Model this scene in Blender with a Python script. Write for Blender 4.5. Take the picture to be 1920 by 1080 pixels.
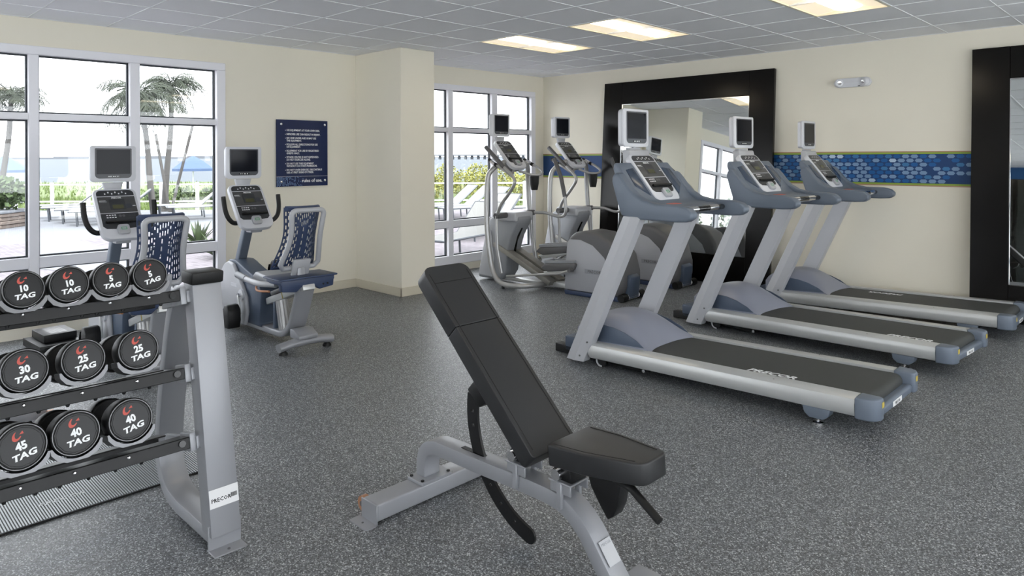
import bpy, bmesh, math, random
from mathutils import Vector, Matrix, Euler
random.seed(7)
PI = math.pi
for o in list(bpy.data.objects): bpy.data.objects.remove(o)
scene = bpy.context.scene
COL = scene.collection

# ------------------------------------------------------------------ camera
EYE = 1.55
cd = bpy.data.cameras.new('camera'); cam = bpy.data.objects.new('camera', cd); COL.objects.link(cam)
cd.sensor_width = 36.0; cd.lens = 1316 / 1920 * 36
cd.shift_y = -(540 - 294) / 1920; cd.clip_end = 5000; cd.clip_start = 0.05
cam.location = (0, 0, EYE)
cam.rotation_euler = (Matrix.Rotation(math.radians(44.5), 3, 'Z') @ Matrix.Rotation(PI / 2, 3, 'X') @ Matrix.Rotation(math.radians(-0.22), 3, 'Z')).to_euler()
scene.camera = cam
# ------------------------------------------------------------------ view, sky
vs = scene.view_settings
vs.view_transform = 'Standard'; vs.look = 'None'; vs.exposure = 1.25; vs.gamma = 1.0; vs.use_curve_mapping = False
SKY = 2.2
w = bpy.data.worlds.new('overcast_sky'); scene.world = w; w.use_nodes = True
bg = w.node_tree.nodes['Background']; bg.inputs[0].default_value = (0.985, 0.972, 1.0, 1); bg.inputs[1].default_value = SKY
# hazy sun from the side away from the water, added for ground bounce indoors
sd = bpy.data.lights.new('hazy_sun', 'SUN'); sd.energy = 3.0; sd.angle = math.radians(20); sd.color = (1, .97, .93)
sun = bpy.data.objects.new('hazy_sun', sd); COL.objects.link(sun); sun.rotation_euler = (math.radians(38), 0, math.radians(75))
LAMP = 2.0     # troffer diffuser emission

# ------------------------------------------------------------------ room dimensions
XW, YW, H = -7.235, 8.05, 2.77
XE, YF = 3.2, -3.4

# ------------------------------------------------------------------ materials
MATS = {}
def srgb(r, g, b):
    f = lambda c: (c / 255 / 12.92) if c / 255 <= .04045 else ((c / 255 + .055) / 1.055) ** 2.4
    return (f(r), f(g), f(b), 1)
def mat(name, rgb, rough=.5, metal=0., spec=.5, noise=0., nscale=20., bump=0., bscale=200., emit=None, estr=0., coat=0.):
    if name in MATS: return MATS[name]
    m = bpy.data.materials.new(name); m.use_nodes = True
    nt = m.node_tree; b = nt.nodes['Principled BSDF']
    col = srgb(*rgb)
    b.inputs['Base Color'].default_value = col; b.inputs['Roughness'].default_value = rough
    b.inputs['Metallic'].default_value = metal; b.inputs['Specular IOR Level'].default_value = spec
    if coat: b.inputs['Coat Weight'].default_value = coat; b.inputs['Coat Roughness'].default_value = .08
    tc = nt.nodes.new('ShaderNodeTexCoord')
    if noise:
        n = nt.nodes.new('ShaderNodeTexNoise'); n.inputs['Scale'].default_value = nscale; n.inputs['Detail'].default_value = 4
        r = nt.nodes.new('ShaderNodeMapRange'); r.inputs['To Min'].default_value = 1 - noise; r.inputs['To Max'].default_value = 1 + noise
        mx = nt.nodes.new('ShaderNodeMix'); mx.data_type = 'RGBA'; mx.blend_type = 'MULTIPLY'; mx.inputs['Factor'].default_value = 1
        nt.links.new(tc.outputs['Object'], n.inputs['Vector']); nt.links.new(n.outputs['Fac'], r.inputs['Value'])
        mx.inputs['A'].default_value = col; nt.links.new(r.outputs[0], mx.inputs['B']); nt.links.new(mx.outputs['Result'], b.inputs['Base Color'])
    if bump:
        n = nt.nodes.new('ShaderNodeTexNoise'); n.inputs['Scale'].default_value = bscale
        bp = nt.nodes.new('ShaderNodeBump'); bp.inputs['Strength'].default_value = bump; bp.inputs['Distance'].default_value = .002
        nt.links.new(tc.outputs['Object'], n.inputs['Vector']); nt.links.new(n.outputs['Fac'], bp.inputs['Height']); nt.links.new(bp.outputs[0], b.inputs['Normal'])
    if emit: b.inputs['Emission Color'].default_value = srgb(*emit); b.inputs['Emission Strength'].default_value = estr
    MATS[name] = m; return m
def nodemat(name):
    m = bpy.data.materials.new(name); m.use_nodes = True; MATS[name] = m
    return m, m.node_tree, m.node_tree.nodes['Principled BSDF']

M_wall = mat('cream_wall_paint', (237, 232, 217), .85, spec=.2, noise=.03, nscale=1.5, bump=.05)
M_base = mat('vinyl_baseboard', (214, 207, 188), .5, noise=.02, nscale=3)
M_tile = mat('ceiling_tile', (240, 242, 247), .95, spec=.1, noise=.015, nscale=6, bump=.12, bscale=260)
M_grid = mat('ceiling_grid', (232, 234, 238), .6, noise=.02)
M_frame = mat('white_window_frame', (238, 238, 244), .35, noise=.015, nscale=3)
M_gasket = mat('dark_gasket', (48, 54, 60), .6, noise=.05)
M_steel = mat('silver_powder_coat', (150, 152, 157), .38, .25, noise=.03, nscale=8, bump=.03, bscale=600)
M_alu = mat('brushed_aluminium', (196, 198, 198), .33, .35, noise=.03, nscale=14)
M_tube = mat('silver_tube', (176, 176, 176), .28, .45, noise=.03)
M_lite = mat('light_silver_plastic', (180, 182, 187), .38, .1, noise=.02)
M_white = mat('white_silver_plastic', (214, 216, 222), .35, .05, noise=.015)
M_slate = mat('slate_blue_plastic', (104, 114, 128), .42, .1, noise=.04, nscale=6, bump=.05, bscale=500)
M_slated = mat('dark_slate_plastic', (74, 86, 104), .42, .1, noise=.04, nscale=6)
M_hood = mat('lavender_grey_plastic', (138, 142, 156), .38, .1, noise=.03, nscale=5)
M_grey = mat('mid_grey_plastic', (146, 149, 154), .42, .1, noise=.03, nscale=6)
M_dgrey = mat('dark_grey_plastic', (92, 92, 94), .42, .1, noise=.04, nscale=6)
M_navy = mat('navy_plastic', (52, 66, 96), .42, noise=.04)
M_black = mat('black_plastic', (17, 18, 20), .42, spec=.4, noise=.08)
M_rubber = mat('black_rubber', (16, 17, 18), .5, spec=.4, noise=.08, bump=.1)
M_gloss = mat('gloss_black', (14, 15, 17), .14, noise=.05)
M_leather = mat('black_vinyl', (36, 37, 39), .38, noise=.05, nscale=30, bump=.12, bscale=700)
M_belt = mat('treadmill_belt', (58, 60, 59), .62, noise=.06, nscale=60, bump=.3, bscale=500)
M_chrome = mat('chrome', (225, 225, 228), .12, 1., noise=.02)
M_panel = mat('console_overlay', (50, 52, 56), .35, noise=.06, nscale=18)
M_panelb = mat('console_overlay_upper', (72, 73, 74), .35, noise=.05, nscale=18)
M_lcd = mat('lcd_display', (84, 84, 62), .25, spec=.3, noise=.05)
M_screen = mat('dark_tv_screen', (24, 26, 33), .1, spec=.16, noise=.15, nscale=3)
M_bezel = mat('dark_tv_bezel', (60, 63, 70), .3, noise=.04)
M_print = mat('white_print', (236, 238, 240), .5, noise=.01)
M_sticker = mat('white_sticker', (225, 226, 228), .5, noise=.03, nscale=60)
M_red = mat('red_print', (190, 78, 66), .5, noise=.05)
M_redl = mat('red_label', (200, 92, 78), .5, noise=.05)
M_green = mat('green_print', (90, 170, 120), .5, noise=.05)
M_yellow = mat('yellow_sticker', (196, 176, 84), .5, noise=.1, nscale=60)
M_orange = mat('orange_roller', (172, 126, 96), .4, .2, noise=.1)
M_brass = mat('orange_cord', (190, 130, 90), .5, noise=.05)
M_mframe = mat('black_lacquer_frame', (9, 8, 7), .2, spec=.28, noise=.1, nscale=2)
M_blue = mat('sign_navy', (8, 28, 74), .3, spec=.3, noise=.05, nscale=3)
M_band = mat('border_navy', (22, 62, 112), .6, noise=.06, nscale=4)
HEX = [mat('hex_deep', (20, 92, 156), .6, noise=.04), mat('hex_mid', (58, 118, 170), .6, noise=.04), mat('hex_pale', (120, 150, 186), .6, noise=.04), mat('hex_light', (176, 198, 220), .6, noise=.04)]
M_lime = mat('border_green', (142, 170, 66), .6, noise=.04)
M_rust = mat('border_rust', (176, 140, 112), .6, noise=.04)
M_diff = mat('lamp_diffuser', (255, 246, 226), .6, noise=.01, emit=(255, 238, 208), estr=LAMP)
M_reflr = mat('glowing_lamp_reflector', (250, 246, 236), .5, noise=.01, emit=(255, 234, 198), estr=.27)  # own glow stands in for lamp light falling on reflector and housing

m, nt, b = nodemat('mirror_glass'); b.inputs['Base Color'].default_value = (.86, .89, .88, 1); b.inputs['Metallic'].default_value = 1; b.inputs['Roughness'].default_value = .015
M_mirror = m
m, nt, b = nodemat('window_glass'); nt.nodes.remove(b)
out = nt.nodes['Material Output']; tr = nt.nodes.new('ShaderNodeBsdfTransparent'); tr.inputs[0].default_value = (.95, .975, .98, 1)
gl = nt.nodes.new('ShaderNodeBsdfGlossy'); gl.inputs['Roughness'].default_value = .02
lw = nt.nodes.new('ShaderNodeLayerWeight'); lw.inputs[0].default_value = .5
pw = nt.nodes.new('ShaderNodeMath'); pw.operation = 'POWER'; pw.inputs[1].default_value = 5; nt.links.new(lw.outputs['Facing'], pw.inputs[0])
sc_ = nt.nodes.new('ShaderNodeMath'); sc_.operation = 'MULTIPLY_ADD'; sc_.inputs[1].default_value = .95; sc_.inputs[2].default_value = .05; nt.links.new(pw.outputs[0], sc_.inputs[0])
mx = nt.nodes.new('ShaderNodeMixShader')
nt.links.new(sc_.outputs[0], mx.inputs[0]); nt.links.new(tr.outputs[0], mx.inputs[1]); nt.links.new(gl.outputs[0], mx.inputs[2]); nt.links.new(mx.outputs[0], out.inputs[0])
M_glass = m
# rubber floor with grey flecks
m, nt, b = nodemat('speckled_rubber_floor')
tc = nt.nodes.new('ShaderNodeTexCoord'); vo = nt.nodes.new('ShaderNodeTexVoronoi'); vo.inputs['Scale'].default_value = 215
nt.links.new(tc.outputs['Object'], vo.inputs['Vector'])
rp = nt.nodes.new('ShaderNodeValToRGB'); rp.color_ramp.interpolation = 'CONSTANT'
els = [(0, (64, 66, 69)), (.26, (90, 93, 97)), (.58, (114, 118, 121)), (.79, (150, 154, 158)), (.93, (192, 196, 198))]
while len(rp.color_ramp.elements) < len(els): rp.color_ramp.elements.new(.5)
for e, (p, c) in zip(rp.color_ramp.elements, els): e.position = p; e.color = srgb(*c)
sp = nt.nodes.new('ShaderNodeSeparateColor'); nt.links.new(vo.outputs['Color'], sp.inputs[0]); nt.links.new(sp.outputs[0], rp.inputs[0])
nz = nt.nodes.new('ShaderNodeTexNoise'); nz.inputs['Scale'].default_value = .8; nt.links.new(tc.outputs['Object'], nz.inputs['Vector'])
mr = nt.nodes.new('ShaderNodeMapRange'); mr.inputs['To Min'].default_value = .9; mr.inputs['To Max'].default_value = 1.1; nt.links.new(nz.outputs['Fac'], mr.inputs[0])
mm = nt.nodes.new('ShaderNodeMix'); mm.data_type = 'RGBA'; mm.blend_type = 'MULTIPLY'; mm.inputs['Factor'].default_value = 1
nt.links.new(rp.outputs[0], mm.inputs['A']); nt.links.new(mr.outputs[0], mm.inputs['B']); nt.links.new(mm.outputs['Result'], b.inputs['Base Color'])
b.inputs['Roughness'].default_value = .42; b.inputs['Specular IOR Level'].default_value = .5
bp = nt.nodes.new('ShaderNodeBump'); bp.inputs['Strength'].default_value = .25; bp.inputs['Distance'].default_value = .001
nt.links.new(sp.outputs[1], bp.inputs['Height']); nt.links.new(bp.outputs[0], b.inputs['Normal'])
M_floor = m

# ------------------------------------------------------------------ mesh builder
class MB:
    def __init__(s): s.v = []; s.f = []; s.mi = []; s.cm = 0
    def add(s, vs, fs):
        n = len(s.v); s.v += [tuple(v) for v in vs]; s.f += [tuple(i + n for i in f) for f in fs]; s.mi += [s.cm] * len(fs); return s
    def box(s, x0, x1, y0, y1, z0, z1, M=None):
        vs = [Vector((x, y, z)) for z in (z0, z1) for y in (y0, y1) for x in (x0, x1)]
        if M is not None: vs = [M @ v for v in vs]
        return s.add(vs, [(0, 2, 3, 1), (4, 5, 7, 6), (0, 1, 5, 4), (2, 6, 7, 3), (0, 4, 6, 2), (1, 3, 7, 5)])
    def prism(s, pts, axis, a, b, M=None):
        # polygon pts extruded along axis: 'y' -> pts are (x,z), 'x' -> (y,z), 'z' -> (x,y)
        def P(p, t): return Vector({'y': (p[0], t, p[1]), 'x': (t, p[0], p[1]), 'z': (p[0], p[1], t)}[axis])
        n = len(pts); vs = [P(p, a) for p in pts] + [P(p, b) for p in pts]
        if M is not None: vs = [M @ v for v in vs]
        fs = [tuple(range(n)), tuple(range(2 * n - 1, n - 1, -1))] + [(i, i + n, (i + 1) % n + n, (i + 1) % n) for i in range(n)]
        return s.add(vs, fs)
    def tube(s, pts, r, n=10, M=None, sy=1.0, closed=False):
        pts = [Vector(p) for p in pts]; k = len(pts); rs = r if isinstance(r, (list, tuple)) else [r] * k
        ts = []
        for i in range(k):
            if closed: t = pts[(i + 1) % k] - pts[i - 1]
            else: t = pts[min(i + 1, k - 1)] - pts[max(i - 1, 0)]
            ts.append(t.normalized())
        up = Vector((0, 0, 1)) if abs(ts[0].z) < .9 else Vector((0, 1, 0))
        u = ts[0].cross(up).normalized(); vs = []
        for i in range(k):
            u = (u - ts[i] * u.dot(ts[i])).normalized(); v = ts[i].cross(u)
            for j in range(n):
                a = 2 * PI * j / n; q = pts[i] + u * math.cos(a) * rs[i] + v * math.sin(a) * rs[i] * sy
                vs.append(M @ q if M is not None else q)
        fs = []
        for i in range(k if closed else k - 1):
            for j in range(n):
                fs.append((i * n + j, i * n + (j + 1) % n, ((i + 1) % k) * n + (j + 1) % n, ((i + 1) % k) * n + j))
        if not closed: fs += [tuple(range(n - 1, -1, -1)), tuple((k - 1) * n + j for j in range(n))]
        return s.add(vs, fs)
    def cyl(s, p, q, r, n=16, r2=None, M=None): return s.tube([p, q], [r, r if r2 is None else r2], n, M)
    def band(s, path, th, y0, y1, M=None):
        # rectangular bar of thickness th following a path in the xz plane, spanning y0..y1
        k = len(path); P = [Vector((p[0], p[1])) for p in path]; L = []; R = []
        ths = th if isinstance(th, (list, tuple)) else [th] * k
        for i in range(k):
            t = (P[min(i + 1, k - 1)] - P[max(i - 1, 0)]).normalized(); nn = Vector((-t.y, t.x))
            L.append(P[i] + nn * ths[i] / 2); R.append(P[i] - nn * ths[i] / 2)
        vs = []
        for i in range(k):
            for (p, y) in ((L[i], y0), (L[i], y1), (R[i], y1), (R[i], y0)):
                q = Vector((p.x, y, p.y)); vs.append(M @ q if M is not None else q)
        fs = [(3, 2, 1, 0), tuple((k - 1) * 4 + j for j in range(4))]
        for i in range(k - 1):
            for j in range(4): fs.append((i * 4 + j, i * 4 + (j + 1) % 4, (i + 1) * 4 + (j + 1) % 4, (i + 1) * 4 + j))
        return s.add(vs, fs)
    def lathe(s, prof, n=24, M=None):   # prof (r, z) about z
        vs = []
        for r, z in prof:
            for j in range(n):
                a = 2 * PI * j / n; q = Vector((r * math.cos(a), r * math.sin(a), z)); vs.append(M @ q if M is not None else q)
        k = len(prof); fs = [(i * n + j, i * n + (j + 1) % n, (i + 1) * n + (j + 1) % n, (i + 1) * n + j) for i in range(k - 1) for j in range(n)]
        fs += [tuple(range(n - 1, -1, -1)), tuple((k - 1) * n + j for j in range(n))]
        return s.add(vs, fs)
    def mesh(s, name, mats, bevel=0, seg=2, angle=40, smooth=True):
        me = bpy.data.meshes.new(name); me.from_pydata(s.v, [], s.f)
        for i, p in enumerate(me.polygons): p.material_index = s.mi[i]
        bm = bmesh.new(); bm.from_mesh(me); bmesh.ops.recalc_face_normals(bm, faces=bm.faces)
        if bevel:
            es = [e for e in bm.edges if len(e.link_faces) == 2 and e.calc_face_angle(0) > math.radians(28)]
            bmesh.ops.bevel(bm, geom=es, offset=bevel, segments=seg, profile=.5, affect='EDGES', clamp_overlap=True)
        bm.to_mesh(me); bm.free()
        for m_ in (mats if isinstance(mats, (list, tuple)) else [mats]): me.materials.append(m_)
        if smooth:
            me.polygons.foreach_set('use_smooth', [True] * len(me.polygons)); me.set_sharp_from_angle(angle=math.radians(angle))
        return me
    def build(s, name, mats, parent=None, **kw):
        o = bpy.data.objects.new(name, s.mesh(name, mats, **kw)); COL.objects.link(o)
        if parent is not None: o.parent = parent
        return o
def tag(o, label=None, cat=None, group=None, kind=None):
    if label: o['label'] = label
    if cat: o['category'] = cat
    if group: o['group'] = group
    if kind: o['kind'] = kind
    return o
def empty(name, loc, rz=0, label=None, cat=None, group=None, kind=None):
    o = bpy.data.objects.new(name, None); o.empty_display_size = .1; COL.objects.link(o); o.location = loc; o.rotation_euler = (0, 0, rz)
    return tag(o, label, cat, group, kind)
def copy_tree(o, parent=None):
    c = o.copy(); COL.objects.link(c)
    if parent is not None: c.parent = parent
    for ch in [x for x in bpy.data.objects if x.parent == o]: copy_tree(ch, c)
    return c
def inst(name, me, parent=None, loc=(0, 0, 0), rot=(0, 0, 0), scale=(1, 1, 1)):
    o = bpy.data.objects.new(name, me); COL.objects.link(o); o.location = loc; o.rotation_euler = rot; o.scale = scale
    if parent is not None: o.parent = parent
    return o
def struct(name, mb, m_, parent=None, **kw):
    o = mb.build(name, m_, parent, **kw)
    if parent is None: o['kind'] = 'structure'
    return o
def text_mesh(body, size, bold=0., extrude=.0006, align='CENTER', shear=0., sx=1., res=2, spacing=1., line=1.):
    cu = bpy.data.curves.new('txt', 'FONT'); cu.body = body; cu.size = size; cu.offset = bold; cu.extrude = extrude
    cu.align_x = align; cu.align_y = 'CENTER'; cu.shear = shear; cu.resolution_u = res; cu.space_character = spacing; cu.space_line = line
    o = bpy.data.objects.new('txt', cu); COL.objects.link(o); bpy.context.view_layer.update()
    me = bpy.data.meshes.new_from_object(o.evaluated_get(bpy.context.evaluated_depsgraph_get()))
    bpy.data.objects.remove(o); bpy.data.curves.remove(cu)
    if sx != 1.: me.transform(Matrix.Diagonal((sx, 1, 1, 1)))
    return me
def text(name, body, size, M, m_, parent=None, **kw):
    me = text_mesh(body, size, **kw); me.transform(M); me.materials.clear(); me.materials.append(m_)
    o = bpy.data.objects.new(name, me); COL.objects.link(o)
    if parent is not None: o.parent = parent
    return o
def basis(o, x, y):
    """matrix whose local x, y map to world x, y and z to their cross product"""
    x = Vector(x).normalized(); y = Vector(y); y = (y - x * y.dot(x)).normalized(); z = x.cross(y)
    return Matrix(((x.x, y.x, z.x, o[0]), (x.y, y.y, z.y, o[1]), (x.z, y.z, z.z, o[2]), (0, 0, 0, 1)))
def rrect(x0, x1, y0, y1, r, n=5, rs=None):
    pts = []; rs = rs or (r, r, r, r)
    for (cx, cy, a0, q) in ((x1 - rs[0], y1 - rs[0], 0, rs[0]), (x0 + rs[1], y1 - rs[1], 90, rs[1]), (x0 + rs[2], y0 + rs[2], 180, rs[2]), (x1 - rs[3], y0 + rs[3], 270, rs[3])):
        for i in range(n + 1):
            a = math.radians(a0 + 90 * i / n); pts.append((cx + q * math.cos(a), cy + q * math.sin(a)))
    return pts
def smooth_path(pts, n=6):
    """Catmull-Rom through the points"""
    P = [Vector(p) for p in pts]; P = [P[0] * 2 - P[1]] + P + [P[-1] * 2 - P[-2]]; o = []
    for i in range(1, len(P) - 2):
        for k in range(n):
            t = k / n; a, b_, c, d = P[i - 1], P[i], P[i + 1], P[i + 2]
            o.append(.5 * ((2 * b_) + (-a + c) * t + (2 * a - 5 * b_ + 4 * c - d) * t * t + (-a + 3 * b_ - 3 * c + d) * t ** 3))
    return o + [P[-2]]

# ================================================================== ROOM
fl = MB().box(XW, XE, YF, YW, -.12, 0); struct('floor', fl, M_floor)
W1 = (-2.70, 3.114); W2 = (5.30, 7.866); WT, WB = 2.53, .10
wl = MB()
for (a, b_) in ((YF - .2, W1[0]), (W1[1], W2[0]), (W2[1], YW)): wl.box(XW - .2, XW, a, b_, -.12, H + .05)
for (a, b_) in (W1, W2): wl.box(XW - .2, XW, a, b_, WT, H + .05); wl.box(XW - .2, XW, a, b_, -.12, WB)
struct('wall_left', wl, M_wall, smooth=False)
struct('wall_back', MB().box(XW - .2, XE + .2, YW, YW + .2, -.12, H + .05), M_wall, smooth=False)
W3 = (-2.8, 7.4); WT3 = 2.74
wr = MB().box(XE, XE + .2, YF, W3[0], -.12, H + .05).box(XE, XE + .2, W3[1], YW, -.12, H + .05).box(XE, XE + .2, *W3, WT3, H + .05).box(XE, XE + .2, *W3, -.12, WB)
struct('wall_right', wr, M_wall, smooth=False)
struct('bounce_terrace_east', MB().box(XE + .2, 18, YF - .2, 24, -.42, -.12), mat('bounce_concrete', (228, 226, 220), .85, noise=.05, nscale=2), smooth=False)  # unseen slab added to the east, kept pale to bounce daylight onto the ceiling
FILL_WF = ((-7.0, -4.4), (-1.6, 3.0))  # window openings added in the unseen front wall, as fill for column and ceiling
wf = MB().box(XW, XE + .2, YF - .2, YF, -.12, WB).box(XW, XE + .2, YF - .2, YF, WT3, H + .05)
for (a, b_) in ((XW, FILL_WF[0][0]), (FILL_WF[0][1], FILL_WF[1][0]), (FILL_WF[1][1], XE + .2)): wf.box(a, b_, YF - .2, YF, WB, WT3)
struct('wall_front', wf, M_wall, smooth=False)
struct('bounce_terrace_south', MB().box(XW - .2, 18, -16, YF - .2, -.42, -.121), mat('bounce_concrete', (228, 226, 220), .85), smooth=False)  # unseen slab added outside the front fill windows, same pale bounce surface
struct('wall_column', MB().box(XW, -6.337, 4.69, 5.17, 0, H), M_wall, bevel=.004, seg=1)
bb = MB().box(XW, XW + .012, YF, W1[0], 0, .10).box(XW, XW + .012, W1[1], 4.69, 0, .10).box(XW, XW + .012, 5.17, 5.3, 0, .1).box(XW, XW + .012, W2[1], YW, 0, .1)
struct('baseboard_left', bb, M_base, bevel=.003, seg=1)
struct('baseboard_back', MB().box(XW, XE, YW - .012, YW, 0, .1), M_base, bevel=.003, seg=1)
bc = MB().box(XW, -6.325, 4.678, 4.69, 0, .1).box(-6.337, -6.325, 4.678, 5.182, 0, .1).box(XW, -6.325, 5.17, 5.182, 0, .1)
struct('baseboard_column', bc, M_base, bevel=.003, seg=1)
# opposite end of the room, seen in the mirrors only: a blue soffit band over a dark glazed entrance
struct('trim_1', MB().box(-4.4, -1.6, YF, YF + .03, 2.5, H), mat('soffit_blue', (28, 78, 128), .6, noise=.04), bevel=.003, seg=1)
dz = struct('door_1', MB().box(-4.3, -1.7, YF, YF + .05, 0, 2.5), mat('dark_glazed_entrance', (26, 32, 30), .2, noise=.1), bevel=.004, seg=1)
for x in (-4.3, -3.04, -1.78): MB().box(x, x + .08, YF + .05, YF + .08, 0, 2.5).build('mullion', M_mframe, dz, bevel=.003, seg=1)

# ------------------------------------------------------------------ ceiling
T = .61; GX, GY = -4.245, 5.055
ceil = struct('ceiling', MB().box(XW, XE, YF, YW, H + .03, H + .1), M_tile, smooth=False)
xs = [GX + T * i for i in range(-4, 13) if GX + T * i < XE]; ys = [GY + T * i for i in range(-14, 5) if GY + T * i > YF]
tg = MB()
for x in xs: tg.box(x - .0065, x + .0065, YF, YW, H - .003, H + .032)
for y in ys: tg.box(XW, XE, y - .007, y + .007, H - .0028, H + .031)
tg.box(XW, XW + .02, YF, YW, H - .002, H + .03).box(XW, XE, YW - .02, YW, H - .002, H + .03)
tg.build('ceiling_grid', M_grid, ceil, smooth=False)
troffers = []
for (i, j) in ((-2, 0), (0, 0), (3, 0), (1, -6), (4, -6), (7, -6), (1, -12), (4, -12), (7, -12), (9, 0), (6, 0)):
    troffers.append((GX + T * i, GY + T * j))
def in_troffer(xc, yc): return any(x < xc < x + T and y < yc < y + 2 * T for x, y in troffers)
ex = [XW] + xs + [XE]; ey = [YF] + ys + [YW]
cache = {}; ntile = 0
tiles = []
for i in range(len(ex) - 1):
    for j in range(len(ey) - 1):
        a, b_, c, d = ex[i], ex[i + 1], ey[j], ey[j + 1]
        if b_ - a < .03 or d - c < .03 or in_troffer((a + b_) / 2, (c + d) / 2): continue
        tiles.append((math.hypot((a + b_) / 2 + 4, (c + d) / 2 - 5), a, b_, c, d))
tiles.sort()
rest = MB()
for k, (_, a, b_, c, d) in enumerate(tiles):
    if k < 240:
        key = (round(b_ - a, 3), round(d - c, 3))
        if key not in cache:
            hx, hy = (b_ - a) / 2 - .0015, (d - c) / 2 - .0015
            cache[key] = MB().box(-hx, hx, -hy, hy, 0, .018).mesh('ceiling_tile', M_tile, smooth=False)
        inst('ceiling_tile', cache[key], ceil, ((a + b_) / 2, (c + d) / 2, H + .0015 + random.uniform(-.0007, .0007)))
    else: rest.box(a + .0015, b_ - .0015, c + .0015, d - .0015, H + .0015, H + .0195)
if rest.v: tag(rest.build('far_ceiling_tiles', M_tile, ceil, smooth=False), kind='stuff')
# troffers
tf = empty('ceiling_light', (0, 0, 0))
MB().box(.01, T - .01, .01, 2 * T - .01, H + .028, H + .032).build('housing', M_reflr, tf, smooth=False)
fr_ = MB()
for (a, b_, c, d) in ((.0, .022, 0, 2 * T), (T - .022, T, 0, 2 * T), (.022, T - .022, 0, .022), (.022, T - .022, 2 * T - .022, 2 * T)): fr_.box(a, b_, c, d, H - .004, H + .03)
fr_.build('frame', mat('lamp_frame', (238, 232, 214), .5, noise=.02), tf, smooth=False)
arc = [(T / 2 + .115 * math.cos(a), H + .026 - .030 * math.sin(a)) for a in [PI * k / 10 for k in range(11)]]
MB().prism(arc, 'y', .10, 2 * T - .10).build('lamp_diffuser', M_diff, tf)
wing = MB().prism([(.03, H + .004), (T / 2 - .12, H + .024), (T / 2 - .12, H + .028), (.03, H + .028)], 'y', .03, 2 * T - .03).prism([(T - .03, H + .004), (T / 2 + .12, H + .024), (T / 2 + .12, H + .028), (T - .03, H + .028)], 'y', .03, 2 * T - .03)
wing.build('reflector', M_reflr, tf)
tl = ['recessed ceiling light closest to the projecting wall column', 'recessed ceiling light in front of the left mirror, second from the column', 'recessed ceiling light above the treadmills nearest the emergency lamp']
for k, (x, y) in enumerate(troffers):
    t = tf if k == 0 else copy_tree(tf)
    t.location = (x, y, 0)
    tag(t, tl[k] if k < 3 else 'recessed ceiling light over the open side of the room', 'ceiling light', 'recessed ceiling lights')

# ------------------------------------------------------------------ windows
def window(name, y0, y1, cuts, xw=None, rz=0, WT=WT, loc=None):
    TI = WT - .075
    root = empty(name, (XW if xw is None else xw, (y0 + y1) / 2, 0), rz, kind='structure')
    if loc: root.location = loc
    off = Matrix.Translation((-XW, -(y0 + y1) / 2, 0))
    x0, x1 = XW - .10, XW + .012
    fr = MB()
    fr.box(x0, x1, y0, y1, TI, WT).box(x0, x1, y0, y1, WB, .215)
    fr.box(x0, x1, y1 - .09, y1, .215, TI).box(x0, x1, y0, y0 + .09, .215, TI)
    for v in fr.v[:]: pass
    fr.v = [tuple(off @ Vector(v)) for v in fr.v]; fr.build('window_frame', M_frame, root, bevel=.004, seg=1)
    edges = [y0 + .09]
    for (a, b_) in cuts: edges += [a, b_]
    edges.append(y1 - .09)
    for (a, b_) in cuts:
        q = MB().box(x0 + .004, x1 - .004, a, b_, .215, TI); q.v = [tuple(off @ Vector(v)) for v in q.v]; q.build('mullion', M_frame, root, bevel=.004, seg=1)
    rows = [(.215, .596), (.692, 1.888), (1.946, TI)]
    for i in range(0, len(edges), 2):
        a, b_ = edges[i], edges[i + 1]
        for (z0, z1) in ((.596, .692), (1.888, 1.946)):
            q = MB().box(x0 + .006, x1 - .006, a, b_, z0, z1); q.v = [tuple(off @ Vector(v)) for v in q.v]; q.build('transom', M_frame, root, bevel=.004, seg=1)
        for (z0, z1) in rows:
            g = MB().box(XW - .064, XW - .058, a + .012, b_ - .012, z0 + .012, z1 - .012); g.v = [tuple(off @ Vector(v)) for v in g.v]; g.build('pane', M_glass, root, smooth=False)
            k = MB()
            for (c, d, e, f_) in ((a, a + .014, z0, z1), (b_ - .014, b_, z0, z1), (a + .014, b_ - .014, z0, z0 + .014), (a + .014, b_ - .014, z1 - .014, z1)): k.box(XW - .075, XW - .045, c, d, e, f_)
            k.v = [tuple(off @ Vector(v)) for v in k.v]; k.build('gasket', M_gasket, root, smooth=False)
    return root
window('window_1', *W1, [(-1.885, -1.81), (-1.08, -1.005), (-.275, -.2), (.53, .605), (1.40, 1.475), (2.205, 2.292)])
window('window_2', *W2, [(6.138, 6.223), (6.954, 7.06)])
window('window_3', *W3, [(W3[0] + 1.2 * k, W3[0] + 1.2 * k + .08) for k in range(1, 9)], XE, PI, WT3)
for k, (a, b_) in enumerate(FILL_WF):
    hw_ = (b_ - a) / 2; nc = round((b_ - a) / 1.15)
    window('window_%d' % (4 + k), -hw_, hw_, [(-hw_ + 2 * hw_ * q / nc - .04, -hw_ + 2 * hw_ * q / nc + .04) for q in range(1, nc)], XW, PI / 2, WT3, ((a + b_) / 2, YF, 0))

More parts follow.
